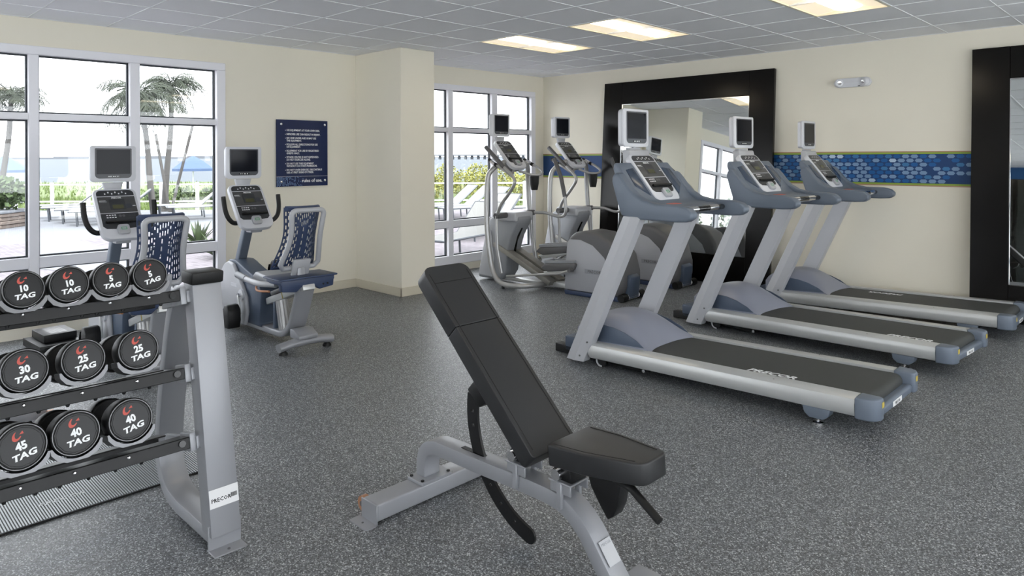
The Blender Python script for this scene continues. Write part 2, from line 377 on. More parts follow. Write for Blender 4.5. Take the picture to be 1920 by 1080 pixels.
# ------------------------------------------------------------------ wall border on the mirror wall
ZB0, ZB1 = 1.232, 1.592
bo = tag(MB().box(XW + .004, XE - .2, YW - .004, YW + .01, ZB0 + .03, ZB1 - .03).build('wall_border', M_band, smooth=False), 'blue patterned wallpaper border with green edges across the cream mirror wall', 'wall border')
e = MB()
for (a, b_) in ((ZB0 + .012, ZB0 + .03), (ZB1 - .03, ZB1 - .012)): e.box(XW + .004, XE - .2, YW - .004, YW + .01, a, b_)
e.build('green_edge', M_lime, bo, smooth=False)
e = MB()
for (a, b_) in ((ZB0, ZB0 + .012), (ZB1 - .012, ZB1)): e.box(XW + .004, XE - .2, YW - .004, YW + .01, a, b_)
e.build('rust_edge', M_rust, bo, smooth=False)
hx = MB(); hw, hh = .050, .0185
rng = random.Random(3)
rows_n = 7; step = .0815
for r_ in range(rows_n):
    z = ZB0 + .053 + r_ * (ZB1 - ZB0 - .106) / (rows_n - 1)
    x = -3.9 + (step / 2 if r_ % 2 else 0)
    while x < 2.9:
        dens = 1.0 if x < -2.1 else max(.45, 1 - (x + 2.1) * .9)
        if rng.random() < dens:
            q = rng.random(); hx.cm = 0 if q < .36 else (1 if q < .52 else (2 if q < .93 else 3))
            hx.add([(x + hw * .74 * cx_, YW - .0055, z + hh * cz) for cx_, cz in ((1, 0), (.58, 1), (-.58, 1), (-1, 0), (-.58, -1), (.58, -1))], [(0, 1, 2, 3, 4, 5)])
        x += step
o = hx.build('hexagon_print', HEX, bo, smooth=False); tag(o, kind='stuff')

# ------------------------------------------------------------------ leaning mirrors
def mirror(x0, x1, label):
    hgt, th, fw = 2.575, .05, .305; lean = math.radians(3.8)
    root = empty('leaning_mirror', ((x0 + x1) / 2, YW - math.sin(lean) * hgt - .012, 0), 0, label, 'mirror', 'large black framed mirrors leaning on the wall')
    root.rotation_euler = (-lean, 0, 0)
    wd = (x1 - x0) / 2; f = MB()
    f.box(-wd, -wd + fw, -th, 0, 0, hgt).box(wd - fw, wd, -th, 0, 0, hgt).box(-wd + fw, wd - fw, -th, 0, 0, fw + .04).box(-wd + fw, wd - fw, -th, 0, hgt - fw, hgt)
    f.build('frame', M_mframe, root, bevel=.003, seg=1)
    MB().box(-wd + fw, wd - fw, -th + .012, -th + .018, fw + .04, hgt - fw).build('mirror_glass', M_mirror, root, smooth=False)
    l = MB(); a, c, d = wd - fw, fw + .04, hgt - fw
    for q in ((-a, -a + .006, c, d), (a - .006, a, c, d), (-a, a, c, c + .006), (-a, a, d - .006, d)): l.box(q[0], q[1], -th + .004, -th + .012, q[2], q[3])
    l.build('bevel_edge', M_chrome, root, smooth=False)
mirror(-6.01, -3.55, 'large black framed mirror leaning behind the ellipticals')
mirror(-1.585, .875, 'large black framed mirror leaning beside the emergency lamp and far treadmill end')

# ------------------------------------------------------------------ emergency light
em = empty('emergency_light', (-2.70, YW, 2.342), 0, 'white twin-head emergency light on the cream wall above the treadmills', 'emergency light')
MB().prism(rrect(-.19, .19, -.05, .05, .05), 'y', -.045, 0).build('body', M_white, em, bevel=.008)
for s_ in (-1, 1):
    Mx = basis((s_ * .135, -.045, 0), (1, 0, 0), (0, 0, 1)) @ Matrix.Rotation(math.radians(-30 * s_), 4, 'Y')
    h_ = MB().lathe([(.046, -.01), (.046, .02), (.04, .03), (.036, .032)], 20, Mx).build('lamp_head', M_white, em)
    MB().lathe([(.022, .0325), (.020, .036), (.008, .034)], 16, Mx).build('lens', M_chrome, h_)
MB().box(.06, .085, -.047, -.044, -.046, -.036).build('test_button', M_dgrey, em, smooth=False)

# ------------------------------------------------------------------ rules sign
sg = empty('rules_sign', (XW + .02, 3.98, 1.6), 0, 'navy blue rules of use sign with white lettering on the cream wall', 'sign')
def onwall(y, z, x=.0): return basis((x, y, z), (0, 1, 0), (0, 0, 1))
MB().box(-.004, .004, -.315, .315, -.37, .37).build('board', M_blue, sg, bevel=.001, seg=1)
MB().box(.004, .0052, -.315, .315, -.262, -.258).build('divider', M_lite, sg, smooth=False)
dots = MB()
for i in range(26):
    for j in range(8):
        if rng.random() < 1.15 - i / 22: dots.box(.004, .0048, -.312 + i * .0135, -.304 + i * .0135, -.366 + j * .0135 + (i % 2) * .006, -.358 + j * .0135 + (i % 2) * .006)
tag(dots.build('dot_print', mat('sign_dots', (120, 152, 196), .5, noise=.03), sg, smooth=False), kind='stuff')
lines = [('USE EQUIPMENT AT YOUR OWN RISK.', .253, 1), ('IMPROPER USE CAN RESULT IN INJURY.', .209, 1), ('NO ONE UNDER AGE 18 MAY USE', .166, 1), ('THE EQUIPMENT.', .138, 0),
         ('FOLLOW ALL DIRECTIONS FOR USE', .096, 1), ('OF EQUIPMENT.', .068, 0), ('EQUIPMENT FOR USE BY REGISTERED', .025, 1), ('GUESTS ONLY.', -.003, 0),
         ('FITNESS CENTER IS NOT SUPERVISED.', -.046, 1), ('DO NOT EXERCISE ALONE.', -.074, 0), ('DO NOT USE THIS EQUIPMENT', -.117, 1), ("WITHOUT DOCTOR'S PERMISSION.", -.145, 0),
         ('DO NOT OVER EXERCISE. DISCONTINUE', -.188, 1), ('USE AT FIRST SIGNS OF STRESS.', -.216, 0)]
for (t, z, bul) in lines:
    text('lettering', t, .0295, onwall(-.195, z, .0046), M_print, sg, bold=.0006, align='LEFT', sx=.80)
    if bul: MB().box(.004, .0052, -.212, -.205, z - .004, z + .004).build('bullet', M_print, sg, smooth=False)
text('title', 'rules of use.', .052, onwall(.245, -.31, .0046), M_print, sg, bold=.001, align='RIGHT')
for (y, z) in ((-.26, .32), (.275, .325), (-.26, -.315), (.275, -.31)):
    MB().lathe([(.013, 0), (.013, .009), (.009, .012)], 14, onwall(y, z, .004)).build('standoff', M_chrome, sg)

# ================================================================== MACHINE PIECES
def make_tv(root, c, tilt=0., wd=.33, hg=.29, dp=.075):
    """screen on a neck; c = centre of the front face (thing coords), screen looks towards +x"""
    Mx = basis(c, (0, 1, 0), (-math.sin(tilt), 0, math.cos(tilt)))
    a, b_ = wd / 2, hg / 2
    hs = MB().prism(rrect(-a, a, -b_, b_, .02, rs=(.018, .018, .034, .034)), 'z', -.022, 0, Mx).prism(rrect(-a * .96, a * .96, -b_ * .96, b_ * .96, .03), 'z', -dp, -.026, Mx).prism(rrect(-a * .95, a * .95, -b_ * .95, b_ * .95, .03), 'z', -.03, -.02, Mx).build('tv_housing', M_white, root, bevel=.006)
    MB().prism(rrect(-a * .80, a * .80, -b_ * .80, b_ * .86, .02, rs=(.006, .006, .034, .034)), 'z', 0, .003, Mx).build('bezel', M_bezel, hs, bevel=.001, seg=1)
    MB().prism(rrect(-a * .73, a * .73, -b_ * .56, b_ * .79, .003, n=2), 'z', .003, .0042, Mx).build('screen', M_screen, hs, smooth=False)
    q = MB().box(-.048, .048, -b_ * .745, -b_ * .645, .003, .0042, Mx); q.build('control_strip', M_gloss, hs, smooth=False)
    q = MB()
    for x in (-.034, -.02, .0, .012, .03): q.box(x - .004, x + .004, -b_ * .72, -b_ * .67, .0042, .0048, Mx)
    q.build('control_print', M_print, hs, smooth=False)
    MB().prism([(-.075, -.004), (.075, -.004), (.052, -.09), (-.052, -.09)], 'z', -.05, -.012, Mx @ Matrix.Translation((0, -b_, 0))).build('tv_neck', M_lite, root, bevel=.004)
def make_console(root, top, bot, wd=.32, y=0.):
    """console plate; top and bot are the (x,z) of the plate's upper and lower edge centre, faces +x/up"""
    tx = Vector((top[0], y, top[1])); bx = Vector((bot[0], y, bot[1])); L = (tx - bx).length
    Mx = basis((tx + bx) / 2, (0, 1, 0), tx - bx); a, b_ = wd / 2, L / 2
    body = MB().prism(rrect(-a, a, -b_, b_, .05, rs=(.05, .05, .075, .075)), 'z', -.045, 0, Mx).build('console', M_white, root, bevel=.007)
    MB().prism(rrect(-a * .86, a * .86, b_ * .70, b_ * .93, .03, rs=(.035, .035, .004, .004)), 'z', 0, .0022, Mx).build('status_strip', M_panel, body, smooth=False)
    MB().box(-a * .86, a * .86, b_ * .02, b_ * .665, 0, .002, Mx).build('upper_panel', M_panelb, body, smooth=False)
    MB().prism([(-a * .86, b_ * -.01), (a * .86, b_ * -.01), (a * .86, -b_ * .5), (a * .72, -b_ * .60), (a * .30, -b_ * .62), (a * .24, -b_ * .52), (-a * .24, -b_ * .52), (-a * .30, -b_ * .62), (-a * .72, -b_ * .60), (-a * .86, -b_ * .5)], 'z', 0, .002, Mx).build('lower_panel', M_panel, body, smooth=False)
    MB().box(-a * .36, a * .36, b_ * .14, b_ * .56, .002, .003, Mx).build('display_window', M_panel, body, smooth=False)
    MB().box(-a * .24, a * .26, b_ * .17, b_ * .33, .003, .0036, Mx).build('display', M_lcd, body, smooth=False)
    k = MB().prism(rrect(a * .36, a * .66, b_ * .18, b_ * .36, .008, n=2), 'z', .002, .003, Mx); k.build('select_key', M_bezel, body, smooth=False)
    q = MB()
    for i in range(7): q.box(-a * .5 + i * a * .16, -a * .44 + i * a * .16, b_ * (.76 + .05 * (i % 2)), b_ * (.81 + .06 * (i % 2)), .0022, .0028, Mx)
    for i in range(4):
        for j in range(2): q.box(-a * .62 + i * a * .12, -a * .54 + i * a * .12, -b_ * (.10 + .09 * j), -b_ * (.06 + .09 * j), .002, .0026, Mx)
    q.box(-a * .8, -a * .5, b_ * .50, b_ * .515, .002, .0026, Mx).box(-a * .8, -a * .46, b_ * .46, b_ * .47, .002, .0026, Mx).box(a * .68, a * .82, b_ * .26, b_ * .28, .002, .0026, Mx)
    q.build('panel_print', M_print, body, smooth=False)
    text('maker_print', 'PRECOR', .019, Mx @ Matrix.Translation((0, b_ * .61, .0024)), M_print, body, bold=.0006, extrude=.0003, shear=.2, res=1)
    q = MB()
    for x in (a * .0, a * .16): q.lathe([(.011, .002), (.011, .0032), (.009, .0036)], 14, Mx @ Matrix.Translation((x, -b_ * .12, 0)))
    q.build('speed_key', M_dgrey, body)
    q = MB()
    for i in range(3):
        for j in range(3): q.box(a * (.42 + .11 * i), a * (.50 + .11 * i), -b_ * (.06 + .08 * j), -b_ * (.02 + .08 * j), .002, .0028, Mx)
    q.build('number_keys', M_bezel, body, smooth=False)
    MB().tube([Mx @ Vector((-a * .70, -b_ * .36, .010)), Mx @ Vector((a * .78, -b_ * .36, .010))], .010, 8).build('reading_rack', M_black, body)
    st = MB().prism(rrect(-a * .27, a * .27, -b_ * .86, -b_ * .50, .02), 'z', 0, .024, Mx).build('stop_key', M_lite, body, bevel=.006)
    q = MB().box(-.02, .02, -b_ * .72, -b_ * .70, .0242, .0252, Mx).box(-.02, .02, -b_ * .64, -b_ * .62, .0242, .0252, Mx).box(-.02, -.015, -b_ * .72, -b_ * .62, .0242, .0252, Mx).box(.015, .02, -b_ * .72, -b_ * .62, .0242, .0252, Mx)
    q.build('stop_key_emblem', M_green, st, smooth=False)
    return Mx

# ================================================================== TREADMILLS
def make_treadmill():
    R = empty('treadmill', (0, 0, 0))
    zt = lambda x: .172 + (x - .24) * .042 / 1.86      # deck falls a little to the front
    sec = [(.292, 0), (.372, 0), (.395, -.012), (.405, -.04), (.402, -.078), (.385, -.105), (.36, -.115), (.292, -.115)]
    for s in (-1, 1):
        m_ = MB(); n = len(sec); vs = [(x, s * y, zt(x) + z) for x in (.24, 2.10) for y, z in sec]
        m_.add(vs, [tuple(range(n)), tuple(range(2 * n - 1, n - 1, -1))] + [(i, (i + 1) % n, (i + 1) % n + n, i + n) for i in range(n)])
        rl = m_.build('side_rail', M_alu, R, angle=30)
        MB().box(1.62, 1.628, s * .36, s * .352, .2035, .2045).build('rail_screw', M_dgrey, rl, smooth=False)
        # end cap
        cap = [(2.10, .285), (2.10, .408), (2.17, .402), (2.205, .38), (2.222, .34), (2.222, .30), (2.205, .285)]
        ec = MB().prism([(x, s * y) for x, y in cap], 'z', .098, .218).build('end_cap', M_slate, R, bevel=.012, seg=3)
        MB().box(2.2215, 2.2235, s * .335, s * .300, .168, .198).build('warning_sticker', M_yellow, ec, smooth=False)
        # rear foot
        ft = MB().prism([(1.80, .10), (1.96, .10), (1.95, .06), (1.92, .035), (1.84, .035), (1.81, .06)], 'y', s * .30, s * .375).build('rear_foot', M_slate, R, bevel=.006)
        MB().lathe([(.03, 0), (.03, .008), (.008, .012), (.008, .04)], 14, Matrix.Translation((1.88, s * .34, 0))).build('levelling_foot', M_chrome, ft)
        # upright: creased sheet-metal post leaning back
        q = MB(); yo, yi = s * .412, s * .335; ym = s * .425
        def ring(z):
            dx = .052 + (z - .05) * .475; wv = .160 + (z - .05) * -.012
            return [(dx, yo, z), (dx + wv * .5, ym, z), (dx + wv, yo, z), (dx + wv, yi, z), (dx, yi, z)]
        vs = ring(.03) + ring(1.13); q.add(vs, [(0, 1, 2, 3, 4), (9, 8, 7, 6, 5)] + [(i, (i + 1) % 5, (i + 1) % 5 + 5, i + 5) for i in range(5)])
        up = q.build('upright', M_lite, R, bevel=.004, seg=2, angle=12)
        for (x, z) in ((.175, .075), (.245, .185)): MB().cyl((x, s * .405, z), (x, s * .423, z), .007, 10).build('bolt', M_dgrey, up)
        MB().cyl((.63, s * .325, 1.07), (.63, s * .332, 1.07), .009, 10).build('inner_bolt', M_chrome, up)
        # arm shroud, side piece
        prof = [(.545, 1.135), (.505, 1.25), (.468, 1.37), (.472, 1.405), (.495, 1.435), (.525, 1.428), (.565, 1.385), (.605, 1.335), (.655, 1.285), (.73, 1.245), (.83, 1.225), (1.00, 1.222), (1.07, 1.208), (1.108, 1.175), (1.105, 1.14), (1.065, 1.116), (.98, 1.110), (.64, 1.112)]
        MB().prism(prof, 'y', s * .33, s * .415).build('arm_shroud', M_slate, R, bevel=.022, seg=4, angle=50)
    # under-deck parts
    MB().box(.28, 2.08, -.29, .29, .075, .13).build('deck_pan', M_rubber, R, smooth=False)
    for s in (-1, 1):
        lf = MB().prism([(.28, .065), (.30, .03), (.62, .018), (.70, .035), (.70, .075)], 'y', s * .24, s * .30).build('lift_leg', M_rubber, R, bevel=.006)
        MB().cyl((.31, s * .31, .045), (.31, s * .335, .045), .045, 18).build('transport_wheel', M_black, lf)
        MB().tube([(.31 + .04 * math.cos(a), s * .337, .045 + .04 * math.sin(a)) for a in [math.radians(60 + 20 * k) for k in range(12)]], .007, 6).build('wheel_rim', M_lite, lf)
        MB().cyl((.66, s * .302, .036), (.66, s * .31, .036), .012, 12).build('pivot_bolt', M_chrome, lf)
    # belt
    bl = MB(); P = [(x, zt(x) - .012) for x in (.34, 1.2, 2.10)]; r_ = .045
    zc = zt(2.10) - .012 - r_
    P += [(2.11 + r_ * math.sin(a), zc + r_ * math.cos(a)) for a in [math.radians(15 * k) for k in range(1, 12)]] + [(2.05, zc - r_), (.34, .09)]
    bl.prism(P, 'y', -.277, .277).build('belt', M_belt, R, angle=50)
    bp_ = MB().prism([(2.07, .135), (2.19, .15), (2.205, .14), (2.2, .098), (2.07, .098)], 'y', -.29, .29).build('rear_bumper', M_slate, R, bevel=.008, seg=3)
    MB().box(2.2035, 2.2065, -.085, .075, .107, .137).build('name_plate', M_sticker, bp_, bevel=.001, seg=1)
    text('plate_print', 'PRECOR', .024, basis((2.2072, -.005, .121), (0, 1, 0), (0, 0, 1)), M_dgrey, bp_, extrude=.0003, res=1)
    # motor hood
    hd = MB(); nx, ny = 14, 16; wv = .30
    for i in range(nx + 1):
        for j in range(ny + 1):
            v = -1 + 2 * j / ny; y = v * wv; xe = .66 + .06 * abs(v) ** 3; x = .06 + (xe - .06) * i / nx; u = i / nx
            hgt = .175 * math.sin(PI * min(1, (.18 + u * .82)) ** 1.25) ** .8 * (1 - abs(v) ** 3.2 * .72)
            hd.v.append((x, y, .172 + .055 * (1 - u) + hgt))
    hd.f = [(i * (ny + 1) + j, (i + 1) * (ny + 1) + j, (i + 1) * (ny + 1) + j + 1, i * (ny + 1) + j + 1) for i in range(nx) for j in range(ny)]
    n0 = len(hd.v)
    for i in range(nx + 1):
        for j in (0, ny): x, y, z = hd.v[i * (ny + 1) + j]; hd.v.append((x, y, .10))
    for i in range(nx):
        hd.f.append((i * (ny + 1), n0 + 2 * i, n0 + 2 * i + 2, (i + 1) * (ny + 1))); hd.f.append((i * (ny + 1) + ny, (i + 1) * (ny + 1) + ny, n0 + 2 * i + 3, n0 + 2 * i + 1))
    fi = len(hd.v)
    hd.f.append(tuple([j for j in range(ny + 1)] + [n0 + 1, n0]))
    hd.mi = [0] * len(hd.f); ho = hd.build('motor_hood', M_hood, R, angle=40)
    for s in (-1, 1):
        side = [(.23, .175), (.66, .195), (.60, .235), (.50, .275), (.40, .298), (.30, .305), (.26, .30)]
        MB().prism(side, 'y', s * .296, s * .306).build('hood_side_panel', M_slated, ho, bevel=.003)
    MB().box(-.12, .12, -.24, .24, .02, .14).build('front_cover', M_slated, R, bevel=.012, seg=3)
    for s in (-1, 1): MB().box(-.22, -.03, s * .20 - .04, s * .20 + .04, 0, .065).build('front_foot', M_rubber, R, bevel=.006)
    # console housing between the arms
    prof = [(.545, 1.125), (.50, 1.25), (.455, 1.38), (.43, 1.46), (.435, 1.495), (.455, 1.505), (.49, 1.468), (.55, 1.392), (.62, 1.305), (.67, 1.245), (.72, 1.218), (.80, 1.208), (.90, 1.20), (.905, 1.17), (.86, 1.135), (.70, 1.12)]
    bd = MB().prism(prof, 'y', -.345, .345).build('console_housing', M_slate, R, bevel=.02, seg=3, angle=50)
    sl = Vector((.60 - .50, 0, 1.40 - 1.50)).normalized()
    for s in (-1, 1):    # glossy dark storage pockets beside the console
        Mx = basis((.556, s * .25, 1.386), (0, 1, 0), (-.625, 0, .78))
        MB().prism([(-.062 * s, .10), (.04 * s, .085), (.055 * s, -.06), (-.062 * s, -.155)], 'z', -.006, .005, Mx).build('side_pocket', mat('pocket_gloss', (58, 70, 88), .2, noise=.04), bd, bevel=.004)
    hb = MB().tube([(.90, -.345, 1.175), (.945, -.30, 1.178), (.955, -.2, 1.18), (.955, .2, 1.18), (.945, .30, 1.178), (.90, .345, 1.175)], .02, 12).build('handlebar', M_gloss, R)
    for y in (-.14, .14): MB().cyl((.955, y - .06, 1.18), (.955, y + .06, 1.18), .0212, 14).build('pulse_grip', M_chrome, hb)
    MB().box(.84, .90, -.29, -.19, 1.222, 1.2245, Matrix.Rotation(0, 4, 'Y')).build('red_label', M_redl, R, smooth=False)
    make_console(R, (.425, 1.565), (.70, 1.222), .325)
    MB().prism([(.36, 1.60), (.42, 1.60), (.44, 1.53), (.40, 1.46), (.36, 1.50)], 'y', -.13, .13).build('console_back', M_lite, R, bevel=.01)
    make_tv(R, (.40, 0, 1.765), dp=.06)
    return R
tm = make_treadmill()
tmg = 'treadmills in a row by the mirror wall'
spots = [(-3.47, 4.48, 0, 'grey and silver treadmill standing closest to the incline bench'), (-3.40, 6.13, -4.2, 'grey and silver treadmill in the middle of the row of three'), (-3.32, 7.40, 0, 'grey and silver treadmill closest to the blue wall border and mirrors')]
logo = [((1.40, -.225), (0, 0)), ((1.72, -.225), (0, 0)), ((.93, .17), (0, 0))]
for i, (x, y, a, lb) in enumerate(spots):
    t = tm if i == 0 else copy_tree(tm)
    t.location = (x, y, 0); t.rotation_euler = (0, 0, math.radians(a)); tag(t, lb, 'treadmill', tmg)
zt_ = lambda x: .172 + (x - .24) * .042 / 1.86
for i, t in enumerate([o for o in list(bpy.data.objects) if o.name.startswith('treadmill') and o.parent is None]):
    i = [k for k, s_ in enumerate(spots) if abs(t.location.y - s_[1]) < .01][0]
    (lx, ly), _ = logo[i]; rot = Matrix.Rotation(0 if i < 2 else PI, 4, 'Z')
    belt = [c for c in t.children if c.name.startswith('belt')][0]
    text('belt_print', 'PRECOR', .078, Matrix.Translation((lx + .15, ly, zt_(lx + .15) - .0112)) @ Matrix.Rotation(-.0226, 4, 'Y') @ rot, M_print, belt, bold=.0022, extrude=.0004, shear=.25, sx=1.05)

# ================================================================== ELLIPTICALS
def make_elliptical():
    R = empty('elliptical_trainer', (0, 0, 0))
    tw = [(-2.09, .03), (-2.06, .10), (-1.93, .66), (-1.88, .78), (-1.74, .86), (-1.46, .865), (-1.40, .80), (-1.43, .72), (-1.52, .58), (-1.58, .40), (-1.62, .14), (-1.70, .03)]
    to = MB().prism(tw, 'y', -.13, .13).build('tower', M_grey, R, bevel=.025, seg=3, angle=50)
    slot = [(-1.475, .74), (-1.56, .60), (-1.62, .42), (-1.635, .36)]
    MB().band(slot, .012, -.012, .012).band([(-1.50, .70), (-1.585, .54), (-1.625, .36)], .10, -.014, .014).build('belt_slot', M_gloss, to)
    MB().prism([(-2.07, .06), (-1.93, .64), (-1.86, .64), (-1.80, .3), (-1.84, .05)], 'y', -.15, .15).build('tower_foot_cover', M_lite, to, bevel=.02, seg=3)
    MB().box(-1.76, -1.42, -.17, .17, .765, .875).build('pivot_housing', M_lite, R, bevel=.02, seg=3)
    for s in (-1, 1):
        MB().cyl((-1.57, s * .17, .84), (-1.57, s * .36, .84), .035, 16).build('pivot_joint', M_dgrey, R)
        # outer loop tube: from the console neck, down the side and back to the middle of the base
        p = [(-1.62, s * .07, 1.50), (-1.60, s * .22, 1.47), (-1.64, s * .33, 1.40), (-1.68, s * .38, 1.26), (-1.665, s * .41, .75), (-1.60, s * .42, .32), (-1.53, s * .42, .14), (-1.42, s * .42, .062), (-1.26, s * .41, .05), (-1.12, s * .30, .05), (-1.03, s * .06, .055)]
        MB().tube(smooth_path(p, 5), .03, 12).build('frame_loop', M_tube, R)
        # ramp rails
        MB().band([(-1.80, .47), (-.92, .075)], .06, s * .03, s * .15).build('ramp', mat('ramp_metal', (142, 140, 134), .35, .4, noise=.04), R, bevel=.006)
    # moving arms in opposite phase
    pl = [(-1.57, -.33, .84), (-1.50, -.345, .97), (-1.36, -.35, 1.12), (-1.275, -.35, 1.24), (-1.31, -.345, 1.32), (-1.45, -.335, 1.425)]
    al = MB().tube(smooth_path(pl, 5), .02, 10).build('moving_arm', M_tube, R)
    MB().tube([(-1.45, -.335, 1.425), (-1.77, -.31, 1.67)], .026, 12).build('grip', M_dgrey, al)
    pr = [(-1.57, .33, .84), (-1.40, .40, .84), (-1.24, .44, .80), (-1.15, .45, .82), (-1.125, .45, .90), (-1.14, .45, 1.06)]
    ar = MB().tube(smooth_path(pr, 5), .02, 10).build('moving_arm', M_tube, R)
    MB().tube([(-1.14, .45, 1.05), (-1.19, .445, 1.28), (-1.29, .43, 1.53)], .026, 12).build('grip', M_dgrey, ar)
    # links and foot plates
    for s, x0, z0, pz in ((-1, -.98, .265, .0), (1, -1.28, .40, .0)):
        pd = MB().prism([(x0, z0), (x0 + .06, z0 + .055), (x0 + .48, z0 + .10), (x0 + .50, z0 + .085), (x0 + .47, z0 + .02), (x0 + .10, z0 - .035)], 'y', s * .04, s * .24).build('foot_plate', M_dgrey, R, bevel=.012, seg=3)
        rm = MB(); h0 = z0 + .055
        for (a, b_, c, d) in ((x0 + .05, x0 + .48, s * .045, s * .06), (x0 + .05, x0 + .48, s * .22, s * .235), (x0 + .05, x0 + .07, s * .06, s * .22), (x0 + .46, x0 + .48, s * .06, s * .22)):
            rm.add([(a, c, h0 + (a - x0 - .05) * .1), (b_, c, h0 + (b_ - x0 - .05) * .1), (b_, d, h0 + (b_ - x0 - .05) * .1), (a, d, h0 + (a - x0 - .05) * .1)] + [(a, c, h0 + .035 + (a - x0 - .05) * .1), (b_, c, h0 + .035 + (b_ - x0 - .05) * .1), (b_, d, h0 + .035 + (b_ - x0 - .05) * .1), (a, d, h0 + .035 + (a - x0 - .05) * .1)],
                   [(0, 1, 2, 3), (4, 7, 6, 5), (0, 4, 5, 1), (1, 5, 6, 2), (2, 6, 7, 3), (3, 7, 4, 0)])
        rm.build('rim', M_grey, pd, bevel=.004, seg=1)
        MB().prism([(x0 + .02, z0 - .045), (x0 + .46, z0 + .02), (x0 + .44, z0 - .01), (x0 + .08, z0 - .085)], 'y', s * .06, s * .22).build('foot_beam', M_alu, pd, bevel=.006)
        MB().tube([(x0 + .44, s * .265, z0 + .02), (x0 + .30, s * .27, z0 - .03), (-1.45, s * .30, .125)], .014, 8).build('link_rod', M_tube, R)
        MB().cyl((x0 + .44, s * .22, z0 + .02), (x0 + .44, s * .285, z0 + .02), .024, 14).build('link_joint', M_dgrey, R)
        MB().tube([(-1.57, s * .345, .84), (-1.56, s * .345, .45), (-1.50, s * .335, .16)], .018, 8).build('rocker_link', M_tube, R)
    MB().box(-1.12, -.58, -.07, .07, .03, .085).build('base_beam', M_alu, R, bevel=.008)
    MB().box(-1.95, -1.0, -.05, .05, .02, .06).build('centre_beam', M_alu, R, bevel=.008)
    MB().cyl((-1.4, -.42, 0), (-1.4, -.42, .035), .018, 12).cyl((-1.4, .42, 0), (-1.4, .42, .035), .018, 12).build('levelling_foot', M_rubber, R)
    # flywheel housing
    hp = [(-.665, .03), (-.655, .30), (-.625, .60), (-.59, .665), (-.52, .705), (-.40, .725), (-.22, .71), (-.06, .63), (.05, .48), (.10, .30), (.10, .14), (.04, .03)]
    hs = MB().prism(hp, 'y', -.20, .20).build('flywheel_housing', M_dgrey, R, bevel=.05, seg=5, angle=60)
    for s in (-1, 1):
        sp_ = [(-.655, .06), (-.648, .30), (-.62, .585), (-.59, .622), (-.44, .625), (-.28, .575), (-.13, .455), (-.035, .28), (-.015, .06)]
        pnl = MB().prism(sp_, 'y', s * .19, s * .206).build('side_panel', mat('housing_grey', (164, 166, 172), .4, .1, noise=.02), hs, bevel=.004)
        bq = MB().box(-.38, -.13, s * .205, s * .2085, .262, .312).build('badge', M_grey, pnl, smooth=False)
        Mx = basis((-.255, s * .209, .287), (-s * -1 if s < 0 else -1, 0, 0), (0, 0, 1)) if s > 0 else basis((-.255, -.209, .287), (1, 0, 0), (0, 0, 1))
        text('badge_print', 'PRECOR', .042, Mx, M_dgrey, pnl, extrude=.0004, bold=.0006, sx=1.1, res=1)
    MB().prism([(-.66, 0), (-.67, .05), (.06, .05), (.06, 0)], 'y', -.205, .205).build('base_skirt', M_navy, R, bevel=.01)
    MB().prism([(.03, .04), (.10, .28), (.14, .25), (.12, .02), (.05, .02)], 'y', -.10, .10).build('tail_cover', M_slated, R, bevel=.01)
    tr_ = MB().cyl((.09, -.13, .042), (.09, .13, .042), .032, 16).build('transport_roller', M_sticker, R)
    for s in (-1, 1): MB().cyl((.09, s * .12, .042), (.09, s * .22, .042), .042, 18).build('roller_end', M_rubber, tr_)
    # console post, fixed bars, cup
    MB().prism([(-1.62, 1.36), (-1.54, 1.38), (-1.50, 1.46), (-1.62, 1.58), (-1.70, 1.56), (-1.68, 1.44)], 'y', -.07, .07).build('console_post', M_dgrey, R, bevel=.012, seg=3)
    for s in (-1, 1):
        fb = MB().tube(smooth_path([(-1.55, s * .05, 1.38), (-1.47, s * .17, 1.33), (-1.40, s * .27, 1.325), (-1.40, s * .33, 1.36), (-1.50, s * .35, 1.42), (-1.58, s * .34, 1.455)], 5), .016, 10).build('fixed_bar', M_tube, R)
        MB().tube([(-1.56, s * .345, 1.445), (-1.70, s * .325, 1.515)], .023, 12).build('fixed_grip', M_black, fb)
        MB().cyl((-1.59, s * .341, 1.46), (-1.66, s * .331, 1.495), .0238, 12).build('pulse_grip', M_chrome, fb)
    cu = MB().lathe([(.040, 0), (.043, .01), (.056, .08), (.062, .17), (.057, .175)], 18, Matrix.Translation((-1.44, .22, 1.135))).build('cup_holder', M_black, R)
    MB().box(-1.50, -1.42, .24, .29, 1.22, 1.31).build('cup_clip', M_black, cu, bevel=.008)
    make_console(R, (-1.785, 1.755), (-1.475, 1.415), .30)
    make_tv(R, (-1.79, 0, 1.948), wd=.325, hg=.285)
    return R
el = make_elliptical()
for i, (x, y, a, lb) in enumerate([(-4.49, 6.31, 3.5, 'silver elliptical trainer standing right in front of the tall corner window'), (-4.46, 7.36, .3, 'silver elliptical trainer standing between the mirror and the other elliptical')]):
    t = el if i == 0 else copy_tree(el)
    t.location = (x, y, 0); t.rotation_euler = (0, 0, math.radians(a)); tag(t, lb, 'elliptical', 'elliptical trainers by the window')

